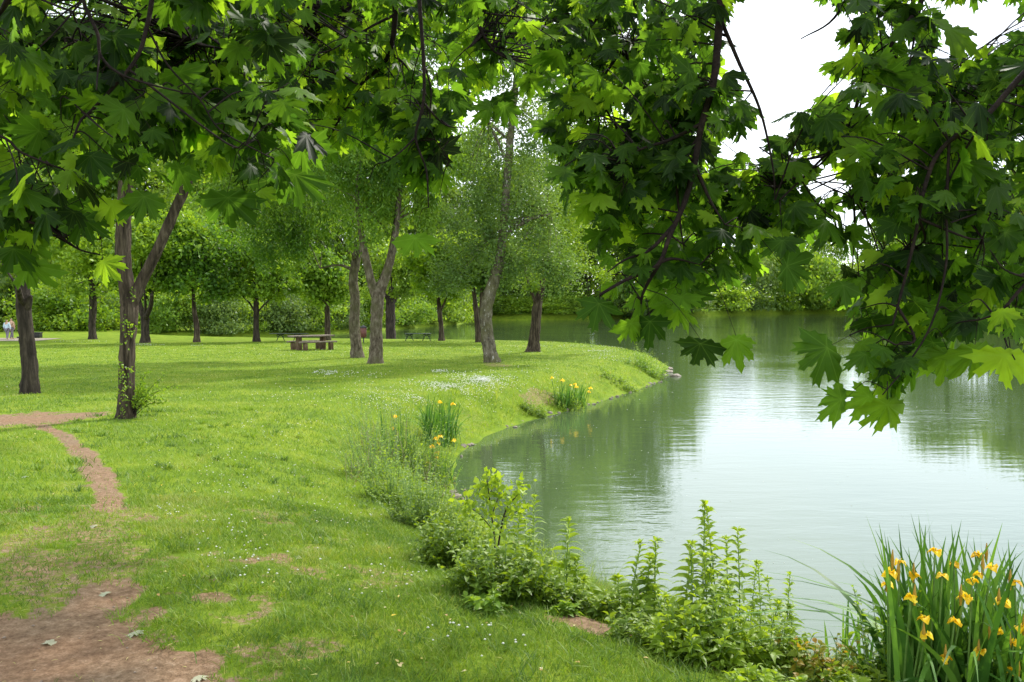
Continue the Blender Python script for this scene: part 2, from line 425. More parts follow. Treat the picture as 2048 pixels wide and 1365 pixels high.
def leaves(P, D, L, W, N=None, rnd=None, droop=.15):
    """lance / rhombus leaves: base P, direction D, length L, width W, one folded pair of quads -> V,F,rnd"""
    n = len(P); D = norm(D)
    if N is None: N = rvec(n)
    S = norm(np.cross(D, N)); U = norm(np.cross(S, D))
    L = np.broadcast_to(L, n)[:, None]; W = np.broadcast_to(W, n)[:, None]
    m1 = P + D * L * .35; tip = P + D * L - U * L * droop
    a = m1 + S * W * .5 + U * W * .12; b = m1 - S * W * .5 + U * W * .12
    V = np.stack([P, a, tip, b], 1).reshape(-1, 3)
    k = np.arange(n)[:, None] * 4
    return V, k + np.array([[0, 1, 2, 3]]), (rng.random(n) if rnd is None else rnd)
def lance(P, D, L, W, droop=.3, rnd=None, N=None):
    """longer leaves with a midrib fold, 3 stations"""
    n = len(P); D = norm(D)
    up = np.tile([0, 0, 1.], (n, 1)) + .5 * rng.normal(size=(n, 3)) if N is None else N
    S = norm(np.cross(D, up)); U = norm(np.cross(S, D))
    L = np.broadcast_to(L, n)[:, None]; W = np.broadcast_to(W, n)[:, None]
    st = []
    for t, w in ((0, .06), (.3, .5), (.65, .38), (1, .02)):
        c = P + D * L * t - np.array([0, 0, 1.]) * L * droop * t * t
        st += [c + S * W * w + U * W * w * .35, c, c - S * W * w + U * W * w * .35]
    V = np.stack(st, 1).reshape(-1, 3)
    q = []
    for s in range(3):
        a = s * 3; q += [[a, a + 1, a + 4, a + 3], [a + 1, a + 2, a + 5, a + 4]]
    k = np.arange(n)[:, None, None] * 12
    r = rng.random(n) if rnd is None else rnd
    return V, (k + np.array(q)[None]).reshape(-1, 4), np.repeat(r, 6)
def strips(B, head, H, lean, curl, W, seg=5, p=2.0):
    """upright blades that arch over"""
    n = len(B); hd = np.stack([np.cos(head), np.sin(head), 0 * head], 1); tw = head + rng.uniform(-1.2, 1.2, n) + np.pi / 2
    sd = np.stack([np.cos(tw), np.sin(tw), 0 * tw], 1)
    st = []
    for k in range(seg + 1):
        t = k / seg
        c = B + hd * (H * (lean * t + curl * t ** 2.5))[:, None] + np.array([0, 0, 1.]) * (H * (t - .55 * curl * t ** 3))[:, None]
        w = (W * .5 * max(1 - t ** p, .02))[:, None]
        st += [c - sd * w, c + sd * w]
    V = np.stack(st, 1).reshape(-1, 3); m = 2 * (seg + 1)
    q = np.array([[2 * s, 2 * s + 1, 2 * s + 3, 2 * s + 2] for s in range(seg)])
    Fq = (np.arange(n)[:, None, None] * m + q[None]).reshape(-1, 4)
    return V, Fq

# ------------------------------------------------------------------ dirt mask
_caps = []
def cap(pts, r, s=1.0):
    W = [gpt(a, b) for a, b in pts]
    if len(W) == 1: W = W * 2
    for a, b in zip(W[:-1], W[1:]): _caps.append((a[0], a[1], b[0], b[1], r, s))
cap([(-420, 846), (-100, 842), (40, 840)], .95, .88)
cap([(40, 840), (165, 830)], .50, .9)
cap([(60, 846), (120, 868), (165, 905)], .13, .78)
cap([(165, 905), (200, 950), (222, 1000), (215, 1018)], .12, .76)
cap([(215, 1020), (190, 1100), (150, 1180)], .30, .50)
cap([(40, 1080), (90, 1150)], .35, .52)
cap([(150, 1275), (60, 1340), (-150, 1310)], .42)
cap([(190, 1215), (215, 1180)], .16, .85)
cap([(240, 1320), (330, 1370), (380, 1420)], .30)
cap([(-200, 1420), (100, 1450), (300, 1480)], .6)
cap([(700, 885), (690, 940)], .3, .3)
cap([(1150, 1237), (1185, 1250)], .16, .85)
cap([(420, 1195), (450, 1200)], .10, .7)
cap([(520, 1310), (640, 1300)], .16, .5)
cap([(1060, 800), (1100, 792)], .4, .5)
cap([(1460, 1330), (1560, 1340)], .2, .7)
cap([(900, 860), (960, 840)], .4, .35)
cap([(985, 728), (1000, 733)], .5, .5)
def dirt(x, y):
    x = np.asarray(x, float).ravel(); y = np.asarray(y, float).ravel()
    v = np.zeros(x.shape); nz = (fbm(x, y, 2.2, 21) - .5) * 1.3 + (fbm(x, y, 8, 31) - .5) * 1.3
    for ax, ay, bx, by, r, s in _caps:
        dx, dy = bx - ax, by - ay
        t = np.clip(((x - ax) * dx + (y - ay) * dy) / (dx * dx + dy * dy + 1e-9), 0, 1)
        q = np.hypot(x - ax - t * dx, y - ay - t * dy) / r + nz * .9
        v = np.maximum(v, s * np.clip((1.45 - q) / .7, 0, 1))
    worn = np.clip((fbm(x, y, 1.5, 91) + .35 * (fbm(x, y, 7, 33) - .5) - .57) * 5, 0, 1) * np.clip((.9 - x) / 2.4, 0, 1) * np.clip((9.5 - y) / 3, 0, 1)
    return np.maximum(v, .62 * worn)

# ------------------------------------------------------------------ terrain mesh
fine = np.deg2rad(np.concatenate([np.arange(-178, -48, 4.), np.arange(-48, 48, .30), np.arange(48, 181, 4.)]))
rr = np.concatenate([[.6, 1.2, 1.8], np.geomspace(2.3, 900, 520)])
AA, RR = np.meshgrid(fine, rr)
gx = (RR * np.sin(AA)).ravel(); gy = (RR * np.cos(AA)).ravel()
gd = sdf(gx, gy); gzv = terrain(gx, gy, gd); gdirt = dirt(gx, gy)
edge = np.clip(1 - (gd - .02) / .05, 0, 1) * (gy < 40)
na, nr = len(fine), len(rr)
i = np.arange(nr - 1)[:, None] * na; j = np.arange(na)[None]; j2 = (j + 1) % na
Q = np.stack([i + j, i + na + j, i + na + j2, i + j2], -1).reshape(-1, 4)
V = np.stack([gx, gy, gzv], 1)
cen = gdirt[Q].mean(1); cR = np.hypot(gx, gy)[Q].mean(1)
pathm = (cen > .5) & (gd[Q].mean(1) > .8) & (cR < 20)
def submesh(name, mask, mat):
    q = Q[mask]; idx, inv = np.unique(q, return_inverse=True)
    o = mk(name, V[idx], inv.reshape(-1, 4), mat, vert={'dirt': gdirt[idx]}, smooth=True)
    return o
tag(submesh('ground', ~pathm, M['lawn']), kind='structure')
tag(submesh('path', pathm, M['dirt']), kind='structure')
# far gravel path on the left, where the walkers are
tw = []
for px in np.linspace(-160, 70, 15):
    a = gpt(px, 683); b = gpt(px, 679.0)
    tw.append(a)
tw = np.array(tw)
VV = []
for p in tw:
    for k in range(3):
        y = p[1] + k * 1.6; VV.append([p[0], y, gz(p[0], y) + .02])
idx = np.array([[3 * a + k, 3 * a + k + 1, 3 * a + k + 4, 3 * a + k + 3] for a in range(len(tw) - 1) for k in range(2)])
M['gravel'] = plain('grey_gravel', (.20, .17, .13), .95, 3, .2)
tag(mk('gravel_path', VV, idx, M['gravel']), kind='structure')
# water sheet
wv = [(-60, -90, 0), (900, -90, 0), (900, 900, 0), (-60, 900, 0)]
tag(mk('lake_water', wv, np.array([[0, 1, 2, 3]]), M['water']), kind='structure')

# ------------------------------------------------------------------ grass
def sector(n, r0, r1, pw, amax=37):
    u = rng.random(n)
    if pw == 1: r = np.sqrt(r0 ** 2 + u * (r1 ** 2 - r0 ** 2))         # even density
    else: r = r0 * (r1 / r0) ** u                                        # density falls with distance squared
    a = np.deg2rad(rng.uniform(-amax, amax, n))
    return r * np.sin(a), r * np.cos(a), r
def grass(name, n, r0, r1, pw, hmul, wmul, seg):
    x, y, r = sector(n, r0, r1, pw)
    d = sdf(x, y); dt = dirt(x, y); cl = fbm(x, y, 3.0, 61); c2 = fbm(x, y, .8, 71); cz = fbm(x, y, 12.0, 66, 2)
    keep = (d > .05) & (rng.random(n) > dt * 1.15) & (rng.random(n) < .35 + 1.5 * cl) & ~((cz < .33) & (dt > .1))
    x, y, r, d, cl, c2, dt = [v[keep] for v in (x, y, r, d, cl, c2, dt)]; m = len(x)
    z = terrain(x, y, d)
    long = np.clip(1 - np.abs(d - 1.0) / 1.2, 0, 1) * np.interp(r, [4, 8, 15, 25], [.7, 1, .8, .6])
    H = (.022 + .045 * cl ** 1.5 + .02 * rng.random(m)) * hmul * (1 + 3.0 * long * rng.random(m)) * (1 - .4 * dt)
    W = (.0030 + .0010 * rng.random(m)) * wmul * np.clip(r / 5, .9, 20)
    Vg, Fg = strips(np.stack([x, y, z - .004], 1), rng.uniform(0, 6.28, m), H, rng.uniform(.1, .9, m), rng.uniform(0, .6, m), W, seg, 2.2)
    c = np.clip(.5 + 1.1 * (c2 - .5) + .7 * (cl - .5) + .22 * long - .06 + rng.normal(0, .16, m), 0, .95)
    c = np.where(rng.random(m) < .04 + .06 * dt, 1, c)
    return Vg, Fg, np.repeat(c, seg)
parts = [grass('a', 230000, 2.6, 8, 1, 1.0, 1.0, 2), grass('b', 260000, 8, 55, 2, 1.15, 1.0, 1)]
off = 0; VV = []; FF = []; RRn = []
for v, f, c in parts:
    VV.append(v); FF.append(f + off); RRn.append(c); off += len(v)
tag(mk('grass', np.concatenate(VV), np.concatenate(FF), M['grass'], face={'rnd': np.concatenate(RRn)}),
    'short bright green lawn grass', 'grass', kind='stuff')
# longer grass along the bank
n = 60000
x, y, r = sector(n, 4, 46, 2)
d = sdf(x, y); k = (d > .03) & (d < 2.3 + .6 * fbm(x, y, .7, 8)) & (rng.random(n) < .25 + fbm(x, y, 2, 9)) & (x > -6)
x, y, r, d = x[k], y[k], r[k], d[k]; m = len(x); z = terrain(x, y, d)
H = rng.uniform(.07, .20, m) * np.interp(d, [.1, .8, 1.8, 2.6], [.9, 1, .7, .35])
Vg, Fg = strips(np.stack([x, y, z - .01], 1), rng.uniform(0, 6.28, m), H, rng.uniform(.05, .6, m), rng.uniform(.1, .8, m), .004 * np.clip(r / 6, .9, 10), 3, 2)
n = 26000; x2, y2, r2 = sector(n, 5, 26, 2); d2 = sdf(x2, y2); k = (d2 > 0) & (d2 < 1.5) & (fbm(x2, y2, 1.3, 19) > .42) & (x2 > -5)
x2, y2, r2 = x2[k], y2[k], r2[k]; m2 = len(x2); V2, F2 = strips(np.stack([x2, y2, terrain(x2, y2) - .02], 1), rng.uniform(0, 6.28, m2), rng.uniform(.15, .48, m2), rng.uniform(.05, .5, m2), rng.uniform(.1, .9, m2), .0045 * np.clip(r2 / 7, .9, 6), 4, 2)
c1 = np.repeat(np.clip(fbm(x, y, 1, 13) + rng.normal(0, .2, m), 0, 1), 3); c2_ = np.repeat(np.clip(rng.beta(1.5, 2, m2), 0, 1), 4)
F2 = F2 + len(Vg); Vg = np.concatenate([Vg, V2]); Fg = np.concatenate([Fg, F2])
tag(mk('bank_grass', Vg, Fg, M['bank_grass'], face={'rnd': np.concatenate([c1, c2_])}),
    'longer yellow-green grass fringing the lake bank', 'grass', kind='stuff')

# dandelions and leaf scraps scattered over the lawn
n = 420
x, y, r_ = sector(n, 3.5, 26, 2); k = (sdf(x, y) > .8) & (dirt(x, y) < .3); x, y, r_ = x[k], y[k], r_[k]; m = len(x); a = rng.uniform(0, 6.28, m)
V1, F1, r1 = leaves(np.column_stack([x, y, terrain(x, y) + .035]), np.column_stack([np.cos(a), np.sin(a), rng.uniform(-.1, .4, m)]), rng.uniform(.015, .035, m) * np.clip(r_ / 8, 1, 2), rng.uniform(.010, .022, m), np.tile([0, 0, 1.], (m, 1)))
M['scrap'] = leaf_mat('lawn_scraps', [(.45, .38, .12), (.34, .17, .05), (.55, .50, .30), (.60, .42, .02)], .2, 1.0)
tag(mk('lawn_scraps', V1, F1, M['scrap'], face={'rnd': r1}), 'yellow and brown leaf scraps and small petals lying in the grass', 'leaf scraps', kind='stuff')
# broad-leaved clumps and taller tufts in the turf
n = 900
x, y, r_ = sector(n, 3.0, 16, 2); k = (sdf(x, y) > .6) & (dirt(x, y) < .75) & (fbm(x, y, 1.1, 52) > .42); x, y, r_ = x[k], y[k], r_[k]
k = np.repeat(np.arange(len(x)), 26); m = len(k); sp_r = rng.uniform(.02, .09, len(x))[k]
bx0 = x[k] + rng.normal(0, 1, m) * sp_r; by0 = y[k] + rng.normal(0, 1, m) * sp_r
Vg, Fg = strips(np.column_stack([bx0, by0, terrain(bx0, by0) - .004]), rng.uniform(0, 6.28, m), rng.uniform(.05, .11, m), rng.uniform(.2, .9, m), rng.uniform(.1, .8, m), .005 * np.clip(r_[k] / 5, .9, 3), 2, 2.2)
tag(mk('turf_tufts', Vg, Fg, M['grass'], face={'rnd': np.repeat(np.clip((rng.random(len(x)) * .75)[k] + rng.normal(0, .08, m), 0, 1), 2)}), 'darker and lighter tufts standing in the short turf', 'grass', kind='stuff')

# ------------------------------------------------------------------ white clover
def octas(P, s, flat=.7):
    n = len(P); o = np.array([[1, 0, 0], [0, 1, 0], [-1, 0, 0], [0, -1, 0], [0, 0, flat], [0, 0, -flat]], float)
    V = (P[:, None] + o[None] * np.asarray(s).reshape(-1, 1, 1)).reshape(-1, 3)
    f = np.array([[0, 1, 4], [1, 2, 4], [2, 3, 4], [3, 0, 4], [1, 0, 5], [2, 1, 5], [3, 2, 5], [0, 3, 5]])
    return V, (np.arange(n)[:, None, None] * 6 + f[None]).reshape(-1, 3)
pts = []
for cx, cy, rx, ry, n in [(965, 762, 85, 14, 900), (900, 778, 90, 13, 700), (840, 800, 70, 10, 260), (650, 748, 26, 6, 90), (880, 745, 18, 3, 60),
                          (770, 812, 70, 10, 120), (720, 752, 60, 8, 60), (1200, 703, 45, 4, 200), (1130, 694, 120, 3, 140), (1060, 760, 70, 25, 90), (450, 950, 60, 60, 40),
                          (1230, 715, 50, 8, 70), (290, 691, 40, 2, 90), (160, 684, 60, 3, 60), (390, 693, 15, 1, 20), (640, 980, 150, 130, 60),
                          (560, 850, 90, 30, 60), (450, 1090, 90, 60, 45), (340, 1030, 30, 15, 14), (650, 1150, 250, 60, 40), (950, 1290, 120, 50, 22),
                          (560, 900, 300, 150, 110), (760, 790, 500, 60, 260), (700, 705, 500, 14, 120)]:
    g = gpt(cx, cy)
    for _ in range(n):
        a = random.uniform(0, 6.28); q = math.sqrt(random.random()) if n < 150 else abs(random.gauss(0, .5))
        px, py = cx + rx * q * math.cos(a), cy + ry * q * math.sin(a)
        w = unp(px, py, g[2])
        if w[1] < 90: pts.append(w[:2])
pts = np.array(pts); d = sdf(pts[:, 0], pts[:, 1]); k = (d > .4) & ((fbm(pts[:, 0], pts[:, 1], .9, 17) > .38) | (pts[:, 1] < 12)); pts = pts[k]
z = terrain(pts[:, 0], pts[:, 1]) + rng.uniform(.03, .07, len(pts)); r = np.hypot(pts[:, 0], pts[:, 1])
Vg, Fg = octas(np.column_stack([pts, z]), rng.uniform(.0065, .0115, len(pts)) * np.clip(r / 14, .85, 2.0))
tag(mk('clover_flowers', Vg, Fg, M['white'], face={'rnd': rng.random(len(Fg))}), 'white clover and daisy heads dotted over the lawn', 'clover flowers', kind='stuff')

# ------------------------------------------------------------------ litter on the dirt
n = 1500
x, y, r = sector(n, 2.8, 7.5, 1, 36); dt = dirt(x, y)
k = (rng.random(n) < .12 + .6 * dt) & (x < .4) & (sdf(x, y) > 1.5); x, y = x[k], y[k]
P = np.column_stack([x, y, terrain(x, y) + .012]); m = len(x); a = rng.uniform(0, 6.28, m)
V1, F1, r1 = leaves(P, np.column_stack([np.cos(a), np.sin(a), rng.uniform(0, .35, m)]), rng.uniform(.012, .045, m), rng.uniform(.003, .008, m), np.tile([0, 0, 1.], (m, 1)))
n = 2600
px_, py_, r_ = sector(n, 2.8, 14, 1, 36); k = (rng.random(n) < dirt(px_, py_) ** 2) & (sdf(px_, py_) > 1); px_, py_ = px_[k], py_[k]
Vp, Fp = octas(np.column_stack([px_, py_, terrain(px_, py_) + .003]), rng.uniform(.003, .011, len(px_)), .6)
tag(mk('pebbles', Vp, Fp, plain('pebble_grey', (.26, .20, .15), .9, 40, .4)), 'small pebbles and soil crumbs on the dirt path', 'pebbles', kind='stuff')
tag(mk('seed_litter', V1, F1, M['seed'], face={'rnd': r1}), 'pale winged seeds and twig scraps on the dirt', 'litter', kind='stuff')

# ------------------------------------------------------------------ trees
def px_path(pts, Y0, base=None, dy=0.0):
    """control points (px,py,width_px) at depth Y0 -> world points and radii"""
    P, Rd = [], []
    for k, (a, b, w) in enumerate(pts):
        Y = Y0 + dy * k / max(len(pts) - 1, 1)
        P.append(at(a, b, Y)); Rd.append(w * .5 * Y / F)
    P = np.array(P)
    if base is not None: P[0] = base - np.array([0, 0, .05])
    return P, np.array(Rd)
def trunk_mesh(name, pts, Y0, mat, parent, base=None, dy=0, rough=.16, sides=14, seed=0, flare=True):
    P, Rd = px_path(pts, Y0, base, dy)
    S = spline(np.column_stack([P, Rd]), 7)
    c, r = S[:, :3], np.maximum(S[:, 3], .004)
    if flare:
        h = c[:, 2] - c[0, 2]; r = r * (1 + .35 * np.exp(-h / .22))
    g = G(); add_tube(g, c, r, sides, rough, seed)
    return g.build(name, mat, parent, True)
def crown_pts(ells, n, Y0, ydepth=.75, clump=.16, nclump=None, droop=0, shell=.55):
    """leaf positions: clumps inside ellipsoids given as (px,py,rx,ry[,weight]) at depth Y0"""
    w = np.array([e[2] * e[3] for e in ells], float); w /= w.sum(); out = []
    s = Y0 / F
    for e, wi in zip(ells, w):
        c = at(e[0], e[1], Y0); rx, rz = e[2] * s, e[3] * s; ry = (rx + rz) * .5 * ydepth
        m = max(int(n * wi), 10); nc = max(int((nclump or 60) * wi) + 3, 4)
        q = rvec(nc) * (shell + (1 - shell) * rng.random((nc, 1))) * (.35 + .65 * rng.random((nc, 1)) ** .4)
        cc = q * [rx, ry, rz]
        k = rng.integers(0, nc, m)
        size = clump * min(rx, rz) * rng.uniform(.6, 1.5, nc)
        off = rng.normal(0, 1, (m, 3)) * size[k][:, None] * [1.25, 1.25, .75]
        p = c + cc[k] + off
        if droop:
            t = rng.random(m); p[:, 2] -= droop * t
            ang = k * 2.4; p[:, 0] += .15 * droop * t * np.cos(ang)
        out.append(p)
    return np.concatenate(out)
def crown(name, ells, n, Y0, mat, parent, L, W=None, droop=0, clump=.16, nclump=None, ydepth=.75, hang=0., yoff=0.):
    P = crown_pts(ells, n, Y0 + yoff, ydepth, clump, nclump, droop); m = len(P)
    D = rvec(m); D[:, 2] = D[:, 2] * (1 - hang) - hang
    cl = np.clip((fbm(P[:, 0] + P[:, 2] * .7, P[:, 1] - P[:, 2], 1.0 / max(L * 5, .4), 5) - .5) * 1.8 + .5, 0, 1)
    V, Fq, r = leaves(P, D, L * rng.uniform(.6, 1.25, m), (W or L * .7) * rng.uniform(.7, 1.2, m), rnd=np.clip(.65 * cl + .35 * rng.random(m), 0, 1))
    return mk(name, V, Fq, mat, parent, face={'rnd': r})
def twigs(ells, n, Y0, mat, parent, start, rad=.03, name='limb'):
    g = G()
    for _ in range(n):
        e = random.choice(ells); a = random.uniform(0, 6.28); q = random.uniform(.3, .9)
        e1 = at(e[0] + e[2] * q * math.cos(a), e[1] + e[3] * q * math.sin(a), Y0 + random.uniform(-1, 1) * e[2] * .5 * Y0 / F)
        s0 = min(start, key=lambda q: np.linalg.norm(q - e1)); mid = (s0 + e1) / 2 + np.array([0, 0, .12 * np.linalg.norm(e1 - s0)])
        S = spline([s0, mid, e1], 5); add_tube(g, S, np.linspace(rad, rad * .2, len(S)), 5)
    return g.build(name, mat, parent, True)
def make_tree(name, label, base, Y, trunkp, limbs, ells, n, leafm, L, bark, W=None, droop=0, group=None, clump=.16, nclump=None, tw=14, hang=0., cat='tree', rough=.16, twr=.03, seed=1):
    b = gpt(*base) if Y is None else None
    if b is None: b = at(base[0], base[1], Y); b[2] = gz(b[0], b[1])
    Y = b[1]
    t = thing(name, label, cat, b, group)
    trunk_mesh('trunk', trunkp, Y, bark, t, b, rough=rough, seed=seed)
    starts = [at(p[0], p[1], Y) for p in trunkp[-3:]]
    for lp in limbs:
        trunk_mesh('limb', lp, Y, bark, t, rough=rough * .8, sides=9, seed=seed + 3, flare=False, dy=random.uniform(-.1, .1) * Y * .3)
        starts.append(at(lp[-1][0], lp[-1][1], Y))
    if tw: twigs(ells, tw, Y, bark, t, starts, twr)
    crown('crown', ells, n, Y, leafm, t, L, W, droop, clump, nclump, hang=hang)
    return t

# A: forked tree at the path, B: dark trunk on the left edge
A = make_tree('forked_tree', 'dark-barked tree forking into a Y, leafy shoots on its trunk, beside the dirt path', (252, 837), None,
    [(252, 838, 32), (254, 780, 29), (255, 690, 28), (259, 625, 32), (254, 585, 27), (246, 500, 28), (250, 400, 26), (256, 280, 22), (264, 100, 16), (270, -150, 8)],
    [[(262, 610, 24), (285, 560, 22), (315, 500, 20), (350, 420, 20), (395, 320, 18), (440, 200, 17), (480, 50, 12), (520, -150, 6)],
     [(252, 300, 12), (190, 200, 9), (120, 120, 5)]],
    [(120, 170, 230, 170), (400, 60, 260, 200), (200, -150, 380, 220), (520, 200, 130, 130), (30, 300, 130, 120), (330, 330, 120, 70)],
    30000, M['elm'], .08, M['bark_brown'], W=.045, tw=26, clump=.2, nclump=110)
bA = np.array(A.location)
# shoots and ivy of tree A
def shoot_leaves(starts, n, L, W, spread, up=.4):
    P = np.repeat(np.array(starts), n, 0); P = P + rng.normal(0, 1, P.shape) * spread
    D = rvec(len(P)); D[:, 2] += up
    return P, D
g = G(); P = []
for k in range(16):
    a = np.array([bA[0] + random.uniform(.1, .2), bA[1] - .05, bA[2] + random.uniform(0, .25)])
    e = a + np.array([random.uniform(.05, .65), random.uniform(-.4, .3), random.uniform(.1, .75)])
    S = spline([a, (a + e) / 2 + [0, 0, .1], e], 4); add_tube(g, S, np.linspace(.006, .002, len(S)), 4)
    for q in S[2:]: P += [q + rng.normal(0, .025, 3) for _ in range(7)]
g.build('basal_shoot_stems', M['twig'], A, True)
P = np.array(P); V1, F1, r1 = leaves(P, rvec(len(P)) + [0, 0, .2], .055, .032)
mk('basal_shoot_leaves', V1, F1, M['lime'], A, face={'rnd': r1})
P = []
for (x0, y0, s) in [(245, 820, 8), (250, 800, 6), (248, 775, 12), (243, 745, 12), (250, 735, 8), (255, 672, 12), (262, 655, 8), (250, 640, 6), (246, 760, 8), (264, 590, 8), (240, 790, 5)]:
    c = at(x0, y0, bA[1] - .19); P += [c + rng.normal(0, 1, 3) * [.045, .02, .06] * s / 8 for _ in range(s * 2)]
P = np.array(P); V1, F1, r1 = leaves(P, rvec(len(P)) + [0, -.5, -.3], .05, .035)
mk('trunk_leaves', V1, F1, M['lime'], A, face={'rnd': r1})

B = make_tree('dark_tree', 'almost black trunk with knobbly stubs at the left edge behind the dirt path', (60, 787), None,
    [(62, 787, 32), (60, 740, 28), (54, 680, 27), (48, 620, 26), (46, 570, 24), (48, 500, 22), (44, 400, 20), (32, 200, 15), (14, 0, 8)],
    [[(52, 612, 14), (40, 595, 13), (37, 578, 10)], [(50, 630, 16), (57, 606, 14), (60, 592, 9)]],
    [(-60, 260, 260, 190), (90, 60, 260, 200), (-150, 0, 220, 220), (-90, 430, 120, 110)], 11000, M['elm'], .085, M['bark_dark'], W=.05, tw=18, clump=.2, nclump=80, seed=5)

# C + D: the two trunks in the middle of the lawn with hanging foliage
Ct = make_tree('weeping_tree', 'straight mossy trunk leaning left, just left of the forked pale trunk', (714, 716), None,
    [(716, 717, 25), (712, 690, 22), (708, 650, 21), (710, 600, 19), (706, 560, 18), (712, 520, 18), (716, 480, 15), (700, 380, 12), (690, 250, 8)],
    [[(712, 545, 8), (680, 531, 5), (640, 537, 3)], [(711, 520, 9), (702, 508, 8), (694, 502, 5)], [(700, 400, 9), (620, 300, 6), (520, 300, 3)]],
    [(590, 330, 160, 130), (480, 350, 90, 110), (650, 430, 120, 70), (560, 470, 90, 60), (640, 200, 160, 120), (560, 60, 200, 120), (430, 200, 130, 120)], 60000, M['weep'], .20, M['bark_pale'], W=.06, droop=1.1, tw=26, hang=.75, clump=.12, nclump=240, seed=2)
Dt = make_tree('weeping_tree', 'pale stout trunk splitting into a V, on the lawn right of the picnic table', (750, 727), None,
    [(750, 728, 28), (752, 690, 25), (752, 650, 24), (754, 610, 25), (757, 585, 26), (768, 560, 19), (780, 520, 17), (789, 475, 15), (793, 440, 13), (800, 370, 10), (805, 240, 6)],
    [[(752, 592, 19), (742, 560, 17), (735, 530, 16), (729, 500, 14), (722, 460, 11), (715, 380, 8), (730, 280, 5)], [(779, 470, 6), (771, 462, 5), (768, 455, 4)]],
    [(720, 300, 130, 130), (750, 400, 75, 60), (810, 280, 90, 120), (850, 400, 50, 80), (740, 160, 160, 120), (800, 30, 200, 120)], 46000, M['weep'], .20, M['bark_pale'], W=.06, droop=1.0, tw=22, hang=.75, clump=.12, nclump=200, seed=9)
# E: birch leaning at the spit
E = make_tree('birch_tree', 'tall birch with rugged white-flecked bark and a bent trunk near the lake spit', (984, 725), None,
    [(984, 726, 29), (977, 690, 26), (972, 645, 24), (974, 610, 24), (985, 570, 24), (998, 530, 20), (1004, 480, 17), (1011, 400, 16), (1017, 320, 15), (1025, 230, 13), (1035, 130, 11), (1046, 0, 8), (1052, -100, 4)],
    [[(1010, 470, 7), (1060, 440, 6), (1100, 428, 3)], [(1016, 330, 7), (985, 260, 5), (975, 240, 3)], [(1025, 200, 7), (1080, 140, 5), (1120, 80, 3)], [(1018, 280, 6), (960, 230, 4), (920, 180, 2)]],
    [(1005, 470, 60, 90), (1075, 480, 70, 100), (930, 460, 65, 85), (1060, 350, 80, 90), (960, 370, 50, 50), (1060, 220, 60, 90), (1070, 60, 80, 100), (1000, 120, 50, 60), (965, 285, 62, 62), (1120, 540, 60, 50), (900, 540, 50, 40)],
    30000, M['birch'], .12, M['bark_birch'], W=.075, droop=.7, tw=60, hang=.4, clump=.17, nclump=330, rough=.22, twr=.022, seed=4)
# F
Ft = make_tree('lakeside_tree', 'slim trunk with a narrow side branch, nearest the water on the right of the lawn', (1067, 704), None,
    [(1067, 705, 24), (1069, 680, 20), (1072, 650, 18), (1075, 612, 17), (1084, 575, 11), (1089, 530, 9), (1090, 480, 7), (1095, 380, 4)],
    [[(1073, 612, 8), (1067, 595, 7), (1058, 572, 5), (1050, 540, 3)]],
    [(1110, 490, 90, 75), (1080, 560, 50, 35), (1170, 430, 110, 80), (1130, 340, 120, 90), (1180, 250, 110, 90), (1150, 130, 120, 110), (1130, 0, 110, 100), (1200, 540, 70, 40)], 26000, M['elm'], .14, M['bark_brown'], W=.08, tw=16, clump=.16, nclump=140, seed=6)

# row of trees along the inlet
row = [
 ('dark straight trunk of the inlet row, farthest left beyond the lawn', 185, 679, [(185, 679, 14), (184, 650, 12), (186, 610, 13), (184, 560, 9), (184, 480, 5)], [], [(185, 545, 105, 60), (150, 470, 110, 80), (230, 500, 80, 60)], 'lime'),
 ('inlet tree with an open Y-shaped fork, right of the big forked tree', 290, 686, [(291, 687, 17), (290, 660, 14), (289, 636, 15), (281, 615, 9), (276, 590, 7)], [[(289, 640, 11), (301, 615, 9), (304, 590, 7)], [(289, 638, 6), (291, 610, 5), (289, 585, 4)]], [(290, 545, 90, 45), (320, 480, 100, 60)], 'lime'),
 ('inlet tree whose slim trunk leans left at the top, midway between fork and picnic table', 393, 685, [(395, 685, 13), (393, 655, 11), (388, 620, 9), (386, 580, 6)], [], [(390, 560, 90, 50), (400, 490, 90, 60)], 'weep'),
 ('rounded inlet tree with upswept side branches, left of the picnic table', 513, 684, [(513, 684, 13), (512, 650, 10), (512, 610, 10), (511, 570, 6)], [[(512, 628, 4), (500, 608, 4), (488, 596, 2)], [(513, 628, 4), (528, 610, 4), (542, 598, 2)]], [(513, 570, 100, 36), (560, 540, 60, 36), (500, 510, 80, 40)], 'lime'),
 ('inlet tree with yellow-green crown standing behind the picnic table', 655, 681, [(656, 682, 12), (655, 650, 11), (654, 610, 9), (653, 570, 5)], [], [(650, 570, 62, 42), (630, 530, 60, 40)], 'yellow'),
 ('thick dark trunk of the inlet row, seen right beside the pale V trunk', 783, 678, [(783, 679, 20), (781, 650, 18), (781, 610, 17), (783, 575, 10)], [[(782, 612, 9), (770, 590, 7), (760, 575, 4)], [(782, 612, 8), (796, 592, 7), (806, 575, 4)]], [(785, 565, 80, 38), (810, 510, 80, 50)], 'elm'),
 ('inlet tree forking low, just right of the small iron bench', 883, 682, [(884, 683, 12), (882, 655, 10), (879, 625, 10), (876, 590, 6)], [[(880, 622, 6), (888, 608, 5), (894, 590, 3)]], [(880, 575, 70, 40), (860, 520, 80, 50), (920, 520, 60, 50)], 'lime'),
 ('slender inlet trunk half hidden by the bent birch', 957, 685, [(959, 686, 11), (955, 650, 10), (951, 610, 9), (946, 570, 6)], [], [(940, 555, 60, 30), (920, 500, 70, 40)], 'elm'),
 ('second slender inlet trunk pressed close behind the bent birch', 968, 686, [(966, 686, 9), (963, 650, 8), (963, 600, 8), (965, 560, 5)], [], [(985, 560, 45, 28), (1010, 520, 60, 40)], 'birch'),
]
